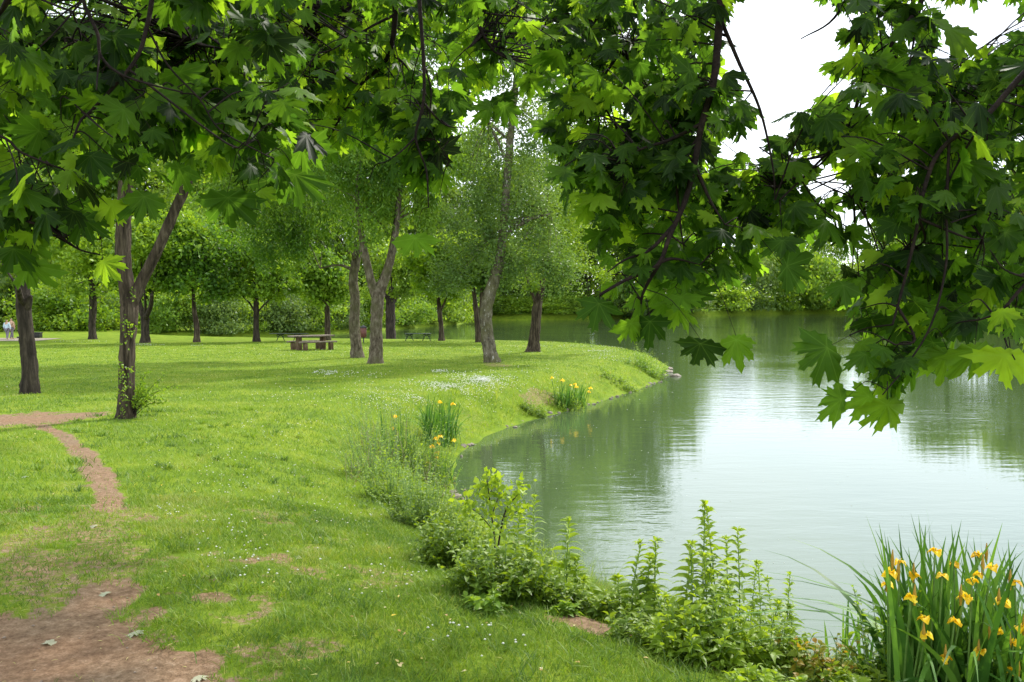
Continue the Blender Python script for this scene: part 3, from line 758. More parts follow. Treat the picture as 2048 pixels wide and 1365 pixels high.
for k, (lab, bx, by, tp, lm, el, mat) in enumerate(row):
    make_tree('inlet_tree', lab, (bx, by), None, tp, lm, el, 6500, M[mat], .30, M['bark_dark'] if k in (0, 1, 3, 5) else M['bark_brown'], W=.2, tw=10, group='trees in a row along the inlet', clump=.2, nclump=60, twr=.05, seed=20 + k)

# generic far trees and shrubs, copied
def proto_tree(name, H, Wd, mat, n, L, seed, low=.25, droop=0., trunk=True, cat='tree', yellowish=None):
    random.seed(seed)
    t = thing(name, 'x', cat, (0, 0, 0))
    if trunk:
        g = G(); S = spline([(0, 0, -1), (.02 * H, 0, H * .3), (-.01 * H, .01 * H, H * .6), (0, 0, H * .85)], 4)
        add_tube(g, S, np.linspace(H * .022, H * .006, len(S)), 8, .1, seed)
        g.build('trunk', M['bark_dark'], t, True)
    rg = np.random.default_rng(seed); P = []
    lob = []
    for k in range(17):
        h = low + (1 - low) * (k + .5) / 17 * .92
        w = Wd * .5 * math.sin(min(1, (1.08 - h) * 1.25 + .1) * math.pi / 2) * (.75 if h < low + .12 else 1)
        a = rg.uniform(0, 6.28); lob.append((w * .55 * math.cos(a), w * .55 * math.sin(a), h * H, w * rg.uniform(.5, .75), H * rg.uniform(.08, .13)))
    nc = 330; m = n
    li = rg.integers(0, len(lob), nc); q = rg.normal(size=(nc, 3)); q /= np.linalg.norm(q, axis=1)[:, None]
    lob = np.array(lob)
    cc = lob[li][:, :3] + q * np.column_stack([lob[li][:, 3], lob[li][:, 3], lob[li][:, 4]]) * rg.uniform(.6, 1, (nc, 1))
    k = rg.integers(0, nc, m)
    sz = Wd * .055
    P = cc[k] + rg.normal(size=(m, 3)) * sz * [1.2, 1.2, .7]
    P[:, 2] = np.maximum(P[:, 2] - droop * rg.random(m), .02 * H)
    D = rg.normal(size=(m, 3)); D[:, 2] -= .3
    V1, F1, r1 = leaves(P, D, L * rg.uniform(.6, 1.3, m), L * .75 * rg.uniform(.6, 1.2, m), rnd=np.clip(.5 * (li[k] % 5) / 4 + .5 * rg.random(m), 0, 1))
    mk('crown', V1, F1, M[mat], t, face={'rnd': r1})
    return t
PT = [proto_tree('far_tree', 20, 15, 'elm', 16000, .5, 3, .02), proto_tree('far_tree', 20, 14, 'lime', 16000, .5, 4, .02),
      proto_tree('far_tree', 20, 15, 'dark', 16000, .5, 5, .02), proto_tree('far_tree', 20, 14, 'birch', 16000, .46, 6, .02, 1.2)]
PS = [proto_tree('far_shrub', 4, 6, 'lime', 7000, .26, 7, .02, 0, False, 'shrub'), proto_tree('far_shrub', 4, 6, 'grey', 7000, .24, 8, .02, .2, False, 'shrub'),
      proto_tree('far_shrub', 4, 6, 'dark', 7000, .26, 9, .02, 0, False, 'shrub'), proto_tree('far_shrub', 4, 6, 'yellow', 7000, .26, 10, .02, 0, False, 'shrub')]
used = set()
def place(protos, k, px, Y, top, wpx, label, group, H0, W0, name=None):
    """stand a copy at column px, depth Y, its top at picture row top"""
    p = at(px, 610, Y); z = max(gz(p[0], p[1]), 0.0)
    ht = at(px, top, Y)[2] - z
    pr = protos[k]
    o = pr if (id(protos), k) not in used else copy_tree(pr); used.add((id(protos), k))
    o.location = (p[0], p[1], z - .1); sx = wpx * Y / F / W0
    o.scale = (sx, sx * .9, ht / H0); o.rotation_euler = (0, 0, random.uniform(0, 6.28))
    o['label'] = label; o['group'] = group
    return o
kinds = ['mid green', 'bright green', 'dark green', 'grey-green drooping']
# tall trees beyond the inlet and the lake: (px, depth, top row, width px, kind, what tells it apart)
tall = [(-90, 75, 60, 330, 2, 'at the far left edge behind the walkers'), (70, 92, 130, 300, 0, 'behind the black trunk'), (190, 96, 200, 260, 1, 'behind the straight left inlet trunk'),
        (320, 100, 110, 300, 0, 'behind the open Y-shaped inlet tree'), (440, 105, 190, 260, 2, 'between the slim leaning trunk and the rounded inlet tree'), (560, 110, 130, 270, 0, 'above the low dark bench'),
        (680, 112, 210, 250, 3, 'behind the mossy leaning trunk'), (790, 118, 290, 220, 1, 'behind the pale V-shaped trunk'), (890, 150, 350, 200, 2, 'above the end of the bushy point'),
        (960, 172, 235, 200, 1, 'on the far shore just left of the birch'), (1060, 172, 300, 210, 2, 'on the far shore between birch and lakeside trunk'),
        (1170, 175, 250, 230, 0, 'on the far shore behind the lakeside tree crown'), (1270, 185, 240, 210, 2, 'on the far shore behind the central maple branch'), (1350, 205, 360, 160, 0, 'on the far shore at the edge of the open sky'),
        (1450, 245, 485, 150, 2, 'across the lake where the wood drops low'), (1790, 240, 440, 170, 0, 'across the lake at the right behind the drooping maple spray'), (1900, 215, 330, 230, 3, 'tallest pale crown across the lake on the right'),
        (1560, 285, 455, 120, 1, 'across the lake in the middle of the open view'), (1640, 300, 430, 130, 0, 'across the lake behind the golden bush'),
        (130, 84, 400, 150, 1, 'low behind the bush right of the black trunk'), (250, 88, 420, 160, 2, 'low behind the big forked tree'), (380, 92, 380, 170, 1, 'low behind the slim leaning inlet trunk'), (500, 96, 400, 170, 0, 'low behind the rounded inlet tree'),
        (615, 100, 380, 170, 2, 'low behind the picnic table'), (740, 108, 400, 170, 0, 'low between the two pale trunks'), (850, 120, 400, 160, 2, 'low behind the small iron bench'), (925, 160, 420, 130, 0, 'low on the far shore left of the birch'), (1110, 178, 400, 170, 1, 'low on the far shore right of the lakeside trunk'),
        (2030, 200, 320, 240, 0, 'across the lake at the right edge of the frame'), (2180, 190, 300, 260, 2, 'on the lake shore beyond the right edge')]
for px, Y, top, w, k, wh in tall:
    place(PT, k, px, Y, top, w, kinds[k] + ' tree ' + wh, 'tall trees beyond the water', 20, 15)
sh = ['bright green', 'silvery grey-green', 'dark green', 'yellow-green']
shrubs = [(-60, 70, 600, 150, 2, 'behind the walkers at the left edge'), (28, 72, 585, 110, 2, 'hedge right behind the two walkers'), (120, 66, 585, 130, 0, 'spreading bush right of the black trunk'), (165, 69, 610, 100, 2, 'low bush beside the far path'),
          (222, 74, 618, 80, 3, 'bush left of the big forked tree'), (345, 73, 600, 85, 3, 'bush between the Y-shaped inlet tree and the slim leaning trunk'), (425, 78, 612, 85, 1, 'loose bush right of the slim leaning trunk'), (470, 80, 600, 70, 0, 'bush left of the rounded inlet tree'),
          (545, 82, 606, 85, 1, 'bush above the low dark bench'), (600, 84, 625, 75, 2, 'bush over the picnic table'), (640, 87, 612, 70, 0, 'bush left of the mossy trunk'), (690, 90, 610, 75, 1, 'bush behind the mossy trunk'), (735, 94, 605, 75, 0, 'bush between the two pale trunks'),
          (800, 100, 603, 90, 3, 'bush left of the iron bench'), (850, 108, 600, 90, 3, 'bright bush over the iron bench'), (900, 118, 598, 75, 0, 'last bush on the tip of the point'),
          (950, 164, 612, 80, 2, 'far-shore bush left of the birch trunk'), (1015, 161, 603, 90, 0, 'far-shore bush right of the birch trunk'), (1075, 161, 606, 80, 0, 'far-shore bush behind the lakeside trunk'), (1130, 163, 598, 90, 3, 'far-shore bush right of the lakeside trunk'),
          (1190, 167, 600, 90, 1, 'far-shore bush below the central maple spray'), (1250, 178, 598, 90, 0, 'far-shore bush where the lawn spit ends'), (1310, 195, 596, 80, 2, 'far-shore bush in the shade beyond the spit'), (1380, 212, 590, 90, 1, 'far-shore bush under the central maple leaves'),
          (1440, 230, 560, 90, 0, 'far-shore bush left of the open view across the lake'), (1500, 243, 520, 90, 1, 'rounded far-shore tree-like bush left in the open view'), (1555, 258, 500, 95, 0, 'broad far-shore bush in the middle of the open view'), (1605, 270, 508, 85, 3, 'golden far-shore bush in the open view'),
          (1655, 272, 530, 80, 0, 'far-shore bush right in the open view'), (1715, 262, 540, 100, 2, 'far-shore bush behind the drooping maple spray'), (1790, 245, 550, 110, 0, 'far-shore bush right of the drooping maple spray'), (1870, 225, 540, 120, 1, 'far-shore bush near the right edge'),
          (1950, 212, 550, 110, 3, 'far-shore bush second from the right edge'), (2030, 205, 545, 120, 0, 'far-shore bush at the right edge'), (2120, 195, 545, 130, 2, 'far-shore bush beyond the right edge')]
def far_shore(px):
    u = (px - 1024) / F / cp; yy = np.arange(62.5, 420, .5); d = sdf(yy * u, yy); w = np.where(d < 0)[0]
    return float(yy[w[-1]]) + .5 if len(w) else None
for px, Y, top, w, k, wh in shrubs:
    fs_ = far_shore(px)
    if fs_ and 320 < px: Y = fs_ + w * 1.5 * fs_ / F * .38
    o = place(PS, k, px, Y, top - (32 if px < 930 else 14), w * 1.5, sh[k] + ' ' + wh, 'bushes along the far banks', 4, 6)

# ------------------------------------------------------------------ furniture and people
def boxv(c, s, rot=0, bev=.0):
    c = np.array(c, float); x, y, z = np.array(s) / 2
    V = np.array([[-x, -y, -z], [x, -y, -z], [x, y, -z], [-x, y, -z], [-x, -y, z], [x, -y, z], [x, y, z], [-x, y, z]])
    V += rng.normal(0, 1, V.shape) * min(s) * .02
    if rot:
        a, b = math.cos(rot), math.sin(rot); V = np.column_stack([V[:, 0] * a - V[:, 1] * b, V[:, 0] * b + V[:, 1] * a, V[:, 2]])
    return V + c, np.array([[0, 3, 2, 1], [4, 5, 6, 7], [0, 1, 5, 4], [1, 2, 6, 5], [2, 3, 7, 6], [3, 0, 4, 7]])
def local(o, bev=.012):
    m = o.modifiers.new('bevel', 'BEVEL'); m.width = bev; m.segments = 2; return o
def rotz(p, a): return np.array([p[0] * math.cos(a) - p[1] * math.sin(a), p[0] * math.sin(a) + p[1] * math.cos(a), p[2]])
tb = gpt(622, 700); ta = R(38)
T = thing('picnic_table', 'rough split-log picnic table on the lawn between two matching benches', 'picnic table', tb)
g = G()
for k in range(3): V1, F1 = boxv(tb + rotz((0, -.26 + .26 * k, .72), ta), (2.35 - .06 * k, .25, .075), ta); g.add(V1, F1)
local(g.build('table_top', M['wood'], T))
for sx in (-.66, .66):
    g = G(); V1, F1 = boxv(tb + rotz((sx, 0, .34), ta), (.22, .34, .70), ta); g.add(V1, F1); local(g.build('leg', M['wood_end'], T), .03)
for sy, lab in ((-.85, 'rough split-log bench in front of the picnic table'), (.85, 'rough split-log bench behind the picnic table')):
    bp = tb + rotz((.05, sy * .92, 0), ta); bp[2] = gz(bp[0], bp[1])
    Bn = thing('log_bench', lab, 'bench', bp, 'split-log benches at the picnic table')
    g = G(); V1, F1 = boxv(bp + rotz((0, 0, .42), ta), (2.0, .30, .08), ta); g.add(V1, F1); local(g.build('seat', M['wood'], Bn), .02)
    for sx in (-.7, .7):
        g = G(); V1, F1 = boxv(bp + rotz((sx, 0, .18), ta), (.19, .26, .38), ta); g.add(V1, F1); local(g.build('leg', M['wood_end'], Bn), .02)
def iron_bench(px, py, label, rot, Wd=1.75):
    b = gpt(px, py); t = thing('park_bench', label, 'bench', b, 'backless iron-legged benches by the inlet')
    g = G()
    for k in range(5): V1, F1 = boxv(b + rotz((0, -.2 + .1 * k, .50), rot), (Wd, .075, .035), rot); g.add(V1, F1)
    g.build('seat', M['slat'], t)
    for sx in (-.58, .58):
        g = G()
        for s in (-1, 1):
            S = spline([b + rotz((sx, 0, .40), rot), b + rotz((sx + s * .17, 0, .46), rot), b + rotz((sx + s * .25, 0, .36), rot), b + rotz((sx + s * .18, 0, .30), rot)], 5)
            add_tube(g, S, .022, 6)
            S = spline([b + rotz((sx + s * .05, 0, .42), rot), b + rotz((sx + s * .17, 0, .25), rot), b + rotz((sx + s * .28, 0, -.02), rot)], 5)
            add_tube(g, S, .03, 6)
        S = spline([b + rotz((sx - .2, 0, .45), rot), b + rotz((sx, 0, .38), rot), b + rotz((sx + .2, 0, .45), rot)], 4); add_tube(g, S, .022, 6)
        g.build('leg', M['iron'], t, True)
    return t
iron_bench(836, 682.3, 'small dark iron bench with curled legs by the water between two trunks', R(2))
iron_bench(578, 682.5, 'long low dark bench half hidden behind the picnic table', R(-3), 2.6)
b = gpt(727, 686.5)
t = thing('litter_bin', 'red-brown litter bin on a post just behind the mossy leaning trunk', 'litter bin', b)
g = G(); add_tube(g, [b + [0, 0, 0], b + [0, 0, .45]], .04, 8); g.build('post', M['iron'], t)
g = G(); add_tube(g, [b + [0, 0, .35], b + [0, 0, .37], b + [0, 0, .95]], [.16, .19, .2], 14); g.build('bin_body', M['binred'], t, True)
g = G(); add_tube(g, [b + [0, 0, .965], b + [0, 0, 1.02]], [.22, .21], 14); g.build('lid', M['black'], t)

def skinned(name, pts, edges, rad, mat, parent, sub=1):
    me = bpy.data.meshes.new(name); me.from_pydata([tuple(p) for p in pts], edges, []); o = bpy.data.objects.new(name, me); C.objects.link(o); o.parent = parent
    m = o.modifiers.new('skin', 'SKIN'); s = o.modifiers.new('sub', 'SUBSURF'); s.levels = sub; s.render_levels = sub
    for k, r in enumerate(rad): me.skin_vertices[0].data[k].radius = (r[0], r[1]) if isinstance(r, tuple) else (r, r)
    me.skin_vertices[0].data[0].use_root = True
    me.materials.append(mat); return o
def person(px, py, h, label, top, bottom, rot, stride, group):
    b = gpt(px, py)
    t = thing('person', label, 'person', b, group); t.rotation_euler = (0, 0, rot); s = h / 1.75
    P = [(0, 0, .95), (0, 0, 1.15), (0, 0, 1.38), (0, 0, 1.50), (0, .01, 1.60), (0, .015, 1.70),
         (.19, 0, 1.40), (.26, .02, 1.12), (.27, -.10, .90), (.275, -.14, .80),
         (-.19, 0, 1.40), (-.26, -.02, 1.12), (-.27, -.06, .88), (-.275, -.08, .79),
         (.10, 0, .90), (.11, -stride, .50), (.11, -stride * 1.1, .09), (.12, -stride * 1.1 - .15, .04),
         (-.10, 0, .90), (-.11, stride * .4, .50), (-.11, stride * 1.3, .10), (-.12, stride * 1.3 - .15, .05)]
    Ed = [(0, 1), (1, 2), (2, 3), (3, 4), (4, 5), (2, 6), (6, 7), (7, 8), (8, 9), (2, 10), (10, 11), (11, 12), (12, 13), (0, 14), (14, 15), (15, 16), (16, 17), (0, 18), (18, 19), (19, 20), (20, 21)]
    Ra = [(.15, .11), (.14, .10), (.15, .10), .055, .085, .08, .055, .042, .032, .03, .055, .042, .032, .03, .085, .06, .042, .035, .085, .06, .042, .035]
    P = [tuple(np.array(p) * s) for p in P]; Ra = [tuple(x * s for x in r) if isinstance(r, tuple) else r * s for r in Ra]
    skinned('body', P, Ed, Ra, M['skin'], t)
    ji = [1, 0, 2, 6, 7, 8, 10, 11, 12]; mp_ = {a: k for k, a in enumerate(ji)}
    sc = lambda r, q: tuple(x + q for x in r) if isinstance(r, tuple) else r + q
    skinned('jacket', [P[a] for a in ji], [(mp_[a], mp_[c]) for a, c in [(0, 1), (1, 2), (2, 6), (6, 7), (7, 8), (2, 10), (10, 11), (11, 12)]], [sc(Ra[a], .025) for a in ji], top, t)
    ji = [0, 14, 15, 16, 18, 19, 20]; mp_ = {a: k for k, a in enumerate(ji)}
    skinned('trousers', [P[a] for a in ji], [(mp_[a], mp_[c]) for a, c in [(0, 14), (14, 15), (15, 16), (0, 18), (18, 19), (19, 20)]], [sc(Ra[a], .02) for a in ji], bottom, t)
    skinned('hair', [(0, .04 * s, 1.72 * s), (0, .06 * s, 1.64 * s)], [(0, 1)], [.085 * s, .07 * s], M['hair'], t)
    return t
person(23.5, 679, 1.45, 'person in a tan jacket walking away on the grey path', M['tan'], M['greycloth'], R(160), .16, 'walkers on the far path')
person(14.5, 680, 1.38, 'person in pale blue top walking beside the one in tan', M['blue_cloth'], M['greycloth'], R(175), .12, 'walkers on the far path')
b = gpt(41.5, 677)
t = thing('barrier_post', 'red and white striped warning post on the grey path beside the black trunk', 'barrier post', b)
for k in range(5):
    g = G(); add_tube(g, [b + [0, 0, .12 + .25 * k], b + [0, 0, .12 + .25 * (k + 1) - .004]], .07, 10); g.build('stripe', M['red' if k % 2 == 0 else 'whitep'], t)
g = G(); V1, F1 = boxv(b + [0, 0, .06], (.35, .35, .12)); g.add(V1, F1); g.build('foot', M['black'], t)
b = gpt(73, 676)
t = thing('grit_box', 'low black box on the far path just right of the black trunk', 'box', b)
g = G(); V1, F1 = boxv(b + [0, 0, .16], (.62, .4, .32)); g.add(V1, F1); local(g.build('box_body', M['black'], t))
g = G(); V1, F1 = boxv(b + [0, 0, .355], (.68, .46, .05)); g.add(V1, F1); local(g.build('lid', M['black'], t))

# ------------------------------------------------------------------ stones and the log on the waterline
def stone(c, s, label=None, group='stones along the waterline', mat='stone'):
    rg = np.random.default_rng(random.randrange(1 << 30))
    import bmesh
    bm = bmesh.new(); bmesh.ops.create_icosphere(bm, subdivisions=2, radius=1)
    ph = rg.uniform(0, 6, 3)
    pl = rg.normal(size=(7, 3)); pl /= np.linalg.norm(pl, axis=1)[:, None]
    for v in bm.verts:
        p = np.array(v.co)
        for q in pl:
            h = p @ q
            if h > .62: p -= q * (h - .62) * .9
        v.co = Vector((p[0] * s[0], p[1] * s[1], p[2] * s[2]))
    me = bpy.data.meshes.new('stone'); bm.to_mesh(me); bm.free(); me.materials.append(M[mat])
    o = bpy.data.objects.new('stone', me); C.objects.link(o); o.location = tuple(c); o.rotation_euler = (0, 0, rg.uniform(0, 6))
    tag(o, label, 'stone', group)
for px, py, w, h, lab in [(912, 995, 30, 12, 'flat grey stone in the water beside the sapling'), (905, 985, 18, 10, 'small dark stone behind the flat grey one'), (925, 893, 22, 9, 'grey stone where the little bay begins'),
                         (1064, 829, 18, 7, 'pale flat stone at the water below the bank bush'), (1100, 828, 16, 9, 'rounded brown stone near the far irises'), (1134, 820, 14, 5, 'small stone right under the far irises'),
                         (1352, 752, 26, 10, 'brown stone at the outer end of the spit rubble'), (1336, 744, 22, 8, 'grey stone in the middle of the spit rubble'), (1328, 752, 20, 8, 'light stone at the inner edge of the spit rubble'),
                         (1340, 738, 16, 6, 'small stone topping the spit rubble'), (1325, 740, 20, 7, 'pale stone against the grassy tip'), (1300, 768, 14, 5, 'little stone just before the spit tip'),
                         (1682, 1348, 60, 24, 'dark wet stone in the shallows between the herbs and the near irises'), (1600, 1345, 45, 24, 'brown stone in the bank foot under the herbs')]:
    c = unp(px, py, .02); s = c[1] / F * .5
    stone((c[0], c[1], .03), (w * s, w * s * .8, h * s * 1.1), lab)
k = 0
for a, b2 in zip(LK, np.roll(LK, -1, axis=0)):
    L_ = np.hypot(*(b2 - a))
    if not (8 < a[1] < 38 and -3 < a[0] < 9): continue
    for _ in range(int(L_ * 3.0) + 1):
        if k >= 110: break
        q = a + (b2 - a) * random.random() + rng.normal(0, .10, 2); s = random.uniform(.025, .085); k += 1
        stone((q[0], q[1], .01), (s, s * .8, s * .55), 'small brown stone at the edge of the bank')
g = G(); lg = [unp(a, b, .06) for a, b in [(1100, 1126), (1135, 1148), (1200, 1178), (1265, 1205), (1330, 1236)]]
S = spline(lg, 5); add_tube(g, S, .045 + .006 * np.sin(np.arange(len(S)) * 1.7), 9, .15, 3)
tag(g.build('log', M['log'], None, True), 'long peeled tan log lying in the water along the near bank', 'log')

sx_, sy_, sr_ = sector(2600, 6, 60, 2); k = (sdf(sx_, sy_) < -.15) & (rng.random(2600) < np.interp(sx_, [-2, 2, 6], [1, .5, .12])); sx_, sy_, sr_ = sx_[k], sy_[k], sr_[k]
Vs, Fs = octas(np.column_stack([sx_, sy_, 0 * sx_ + .003]), rng.uniform(.003, .008, len(sx_)) * np.clip(sr_ / 9, .9, 4), .25)
tag(mk('floating_specks', Vs, Fs, M['white'], face={'rnd': rng.random(len(Fs))}), 'tiny pale seeds drifting on the water', 'floating specks', kind='stuff')
# ------------------------------------------------------------------ herbs, mounds, irises, sapling
def herb_mesh(name, label, base, h, bend, nl, LL, mat='herb', group=None, cat='plant', reuse=None):
    t = thing(name, label, cat, base, group)
    b = np.array(base, float); d = rng.uniform(0, 6.28)
    S = spline([b - [0, 0, .05], b + [bend * .3 * math.cos(d), bend * .3 * math.sin(d), h * .5], b + [bend * math.cos(d), bend * math.sin(d), h]], 6)
    g = G(); add_tube(g, S, np.linspace(.006, .0025, len(S)), 5); g.build('stem', M['stem'], t, True)
    P, D, L = [], [], []
    for k in range(nl):
        u = (.10 + .90 * (k / nl) ** .9); i = u * (len(S) - 1); i0 = min(int(i), len(S) - 2); p = S[i0] + (S[i0 + 1] - S[i0]) * (i - i0)
        a0 = k * 1.57 + rng.normal(0, .2)
        for s in (0, math.pi):
            up = .35 + .9 * u ** 3 + rng.normal(0, .15)
            P.append(p); D.append((math.cos(a0 + s), math.sin(a0 + s), up)); L.append(LL * (1.0 - .45 * abs(u - .45) * 1.6) * rng.uniform(.75, 1.15))
    for k in range(10):
        P.append(S[-1]); D.append((rng.normal(0, .6), rng.normal(0, .6), 1)); L.append(LL * .55)
    P, D, L = np.array(P), np.array(D), np.array(L)
    V1, F1, r1 = lance(P, D, L, L * .26, .55, rnd=np.clip(np.concatenate([np.linspace(.15, .75, len(P) - 10), np.full(10, .9)]) + rng.normal(0, .12, len(P)), 0, 1))
    mk('leaves', V1, F1, M[mat], t, face={'rnd': r1}); return t
herbs = [(1404, 1292, 1015), (1434, 1296, 1026), (1480, 1300, 1066), (1456, 1290, 1085), (1366, 1288, 1130), (1522, 1306, 1132), (1546, 1310, 1160), (1572, 1318, 1150), (1500, 1300, 1125),
         (1416, 1305, 1110), (1385, 1300, 1095), (1440, 1312, 1150), (1535, 1318, 1200), (1348, 1280, 1190), (1470, 1312, 1170), (1590, 1325, 1215),
         (1262, 1240, 1088), (1308, 1252, 1080), (1290, 1246, 1118), (1240, 1232, 1160), (1325, 1262, 1190), (1208, 1222, 1190),
         (1132, 1192, 1042), (1158, 1200, 1120), (1066, 1145, 1000), (1052, 1138, 1050), (1030, 1140, 1035), (1115, 1180, 1120), (1185, 1212, 1165)]
where = ['tallest tip of the right herb clump', 'second tallest of the right herb clump, its neighbour on the right', 'third tall tip of the right herb clump', 'between second and third tip of the right herb clump', 'left outer stalk of the right herb clump', 'right shoulder of the right herb clump',
         'bushy stalk on the right flank of the clump', 'outermost right stalk leaning over the water', 'behind the right shoulder of the clump', 'inner low stalk below the tallest tip', 'red-tinged stalk left of the tallest tip', 'inner low stalk below the second tip', 'short stalk low on the right flank', 'short stalk low on the left flank', 'short stalk under the third tip', 'smallest stalk by the wet stone',
         'left of the trio over the peeled log', 'right of the trio over the peeled log', 'middle of the trio over the peeled log', 'short stalk left of the trio', 'short stalk right of the trio at the log end', 'tiny stalk in front of the log',
         'lone tall stalk at the left end of the log', 'short stalk beside the lone tall one', 'tall stalk right of the sapling', 'stalk touching the sapling on its right', 'thin stalk between sapling and tall stalk', 'short stalk before the log end', 'small stalk mid log']
for (px, py, top), wh in zip(herbs, where):
    b = gpt(px, py); h = at(px, top, b[1])[2] - b[2]
    herb_mesh('tall_herb', 'upright leafy herb, ' + wh, b, h, rng.uniform(.02, .10), int(12 + h * 20), .15, group='tall herbs on the near bank')

def mound(name, label, px, py, rx, ry, n, LL, mat, W=.4, group='leafy plants on the near bank', droop=.5, stems=True, updir=.5, cat='plant'):
    """leafy low plant: (px,py) is the middle of its foot"""
    b = gpt(px, py); s = b[1] / F; t = thing(name, label, cat, b, group)
    wx, h = rx * s, 2.3 * ry * s
    per = 14; ns = max(n // per, 6)
    a = rng.uniform(0, 6.28, ns); q = np.sqrt(rng.random(ns)); ox, oy = q * np.cos(a), q * np.sin(a)
    bx_ = b[0] + ox * wx; by_ = b[1] + oy * wx * .8; bz_ = terrain(bx_, by_)
    hh = h * (1 - .45 * q ** 2) * rng.uniform(.30, 1.25, ns) ** 1.2 * (.6 + .8 * fbm(bx_, by_, 3.0, 15))
    lean = np.column_stack([ox * .25 * h + rng.normal(0, .12 * h, ns), oy * .25 * h + rng.normal(0, .12 * h, ns)])
    u = (np.arange(per) + 1.) / per; u = np.tile(u, ns) + rng.normal(0, .03, ns * per); k = np.repeat(np.arange(ns), per); u = np.clip(u, .08, 1)
    P = np.column_stack([bx_[k] + lean[k, 0] * u ** 1.5, by_[k] + lean[k, 1] * u ** 1.5, bz_[k] + hh[k] * u]); m = len(P)
    az = np.tile(np.arange(per) * 2.6, ns) + rng.uniform(0, 6.28, ns)[k]
    D = np.column_stack([np.cos(az), np.sin(az), updir + .7 * u ** 3 + rng.normal(0, .2, m)])
    L = LL * rng.uniform(.6, 1.15, m) * (1 - .35 * u ** 2)
    V1, F1, r1 = lance(P, D, L, L * W, droop, rnd=np.clip(.55 * u + .35 * rng.random(m), 0, 1))
    mk('leaves', V1, F1, M[mat], t, face={'rnd': r1})
    g = G()
    for i in range(ns):
        e = np.array([bx_[i] + lean[i, 0], by_[i] + lean[i, 1], bz_[i] + hh[i]]); c0 = np.array([bx_[i], by_[i], bz_[i] - .03])
        md = c0 + (e - c0) * .5 - np.array([lean[i, 0], lean[i, 1], 0]) * .15
        add_tube(g, [c0, md, e], [.004, .003, .0015], 3)
    g.build('stems', M['stem'], t, True)
    return t
mound('nettle_bush', 'dark green dome of nettles at the foot of the sapling', 1002, 1192, 78, 52, 1500, .10, 'nettle')
mound('nettle_bush', 'bright nettle clump left of the sapling, biggest on the bank', 900, 1132, 60, 52, 1500, .10, 'nettle')
mound('nettle_bush', 'low nettle patch in front of the log start', 1125, 1212, 62, 20, 900, .09, 'nettle')
mound('nettle_bush', 'small dark nettle tuft in front of the log middle', 1215, 1238, 32, 17, 350, .09, 'nettle')
mound('leafy_bush', 'dull green bush below the old iris leaves', 850, 1062, 62, 56, 2200, .07, 'nettle')
mound('leafy_bush', 'mid green bush between the reeds and the lawn edge', 795, 1010, 62, 60, 1900, .07, 'herb')
mound('leafy_bush', 'wispy bush at the left end of the bank growth', 745, 960, 50, 66, 1400, .06, 'herb')
mound('leafy_bush', 'tall tangled growth left of the second iris clump', 800, 930, 60, 62, 1900, .07, 'nettle')
mound('leafy_bush', 'fresh green growth beside the orange-yellow iris flowers', 860, 960, 45, 46, 1200, .07, 'herb')
mound('yellow_sprout', 'pale yellow-green young sprouts in front of the nettle dome', 990, 1218, 50, 22, 160, .10, 'yellow', .5)
mound('yellow_sprout', 'yellow-green sprout on the lawn edge before the log', 1120, 1226, 26, 10, 50, .10, 'yellow', .5)
mound('dock_plant', 'broad-leaved weeds at the foot of the tall herbs', 1400, 1318, 100, 42, 1500, .11, 'herb', .36)
mound('dock_plant', 'broad-leaved weeds right of the herb clump', 1530, 1338, 75, 36, 1000, .11, 'herb', .36)
mound('dock_plant', 'ragged weeds between the herb clump and the log trio', 1290, 1284, 65, 24, 700, .09, 'nettle', .36)
mound('red_tipped_plant', 'small plant with orange-red young leaves near the wet stone', 1615, 1365, 55, 34, 330, .085, 'orange', .5)
mound('red_tipped_plant', 'twiggy plant with reddish tips beside the water at the bottom', 1655, 1372, 40, 44, 300, .07, 'orange', .5)
mound('low_weed', 'flat weed patch at the bottom right below the herbs', 1560, 1400, 90, 26, 600, .10, 'herb', .4)
mound('low_weed', 'weed patch under the near irises at the bottom edge', 1720, 1400, 60, 34, 500, .10, 'herb', .4)
mound('bank_bush', 'small round bush on the bank left of the far irises', 1068, 828, 24, 14, 700, .09, 'nettle')
mound('bank_bush', 'bright yellow-green bush on the grassy spit tip', 1290, 740, 42, 17, 1300, .14, 'yellow')
mound('bank_bush', 'low growth on the spit just before its tip', 1235, 768, 40, 10, 800, .12, 'herb')
mound('bank_bush', 'low growth around the foot of the far irises', 1130, 815, 44, 12, 800, .10, 'herb')
for px, w in ((1153, 'leftmost'), (1187, 'middle'), (1240, 'rightmost')):
    mound('reed_tuft', w + ' thin tuft rising above the back edge of the lawn', px, 694, 14, 6, 120, .2, 'yellow', .12)

# dry stalks
g = G(); base_pts = [(730, 930, 840), (745, 940, 822), (760, 935, 850), (790, 925, 830), (815, 930, 840), (850, 990, 900), (870, 1000, 930), (700, 965, 900), (775, 950, 860), (880, 1010, 960), (830, 960, 880), (910, 1040, 985), (735, 955, 870), (805, 950, 835)]
for k in range(60):
    px, py, top = random.choice(base_pts); px += random.uniform(-14, 14)
    b = gpt(px, py + random.uniform(-8, 14)); h = at(px, top + random.uniform(0, 50), b[1])[2] - b[2]
    e = b + [random.uniform(-.2, .2), random.uniform(-.1, .1), h]; S = spline([b, (b + e) / 2 + rng.normal(0, .02, 3), e], 4)
    add_tube(g, S, np.linspace(.004, .0018, len(S)), 4, 0, 0, random.random())
    for q in S[4:]:
        if random.random() < .6: add_tube(g, [q, q + rng.normal(0, .05, 3) + [0, 0, .06]], [.002, .001], 3, 0, 0, random.random())
tag(g.build('dry_stalks', M['dry']), 'thin dry brown stalks standing among the bank plants', 'dry stalks', kind='stuff')

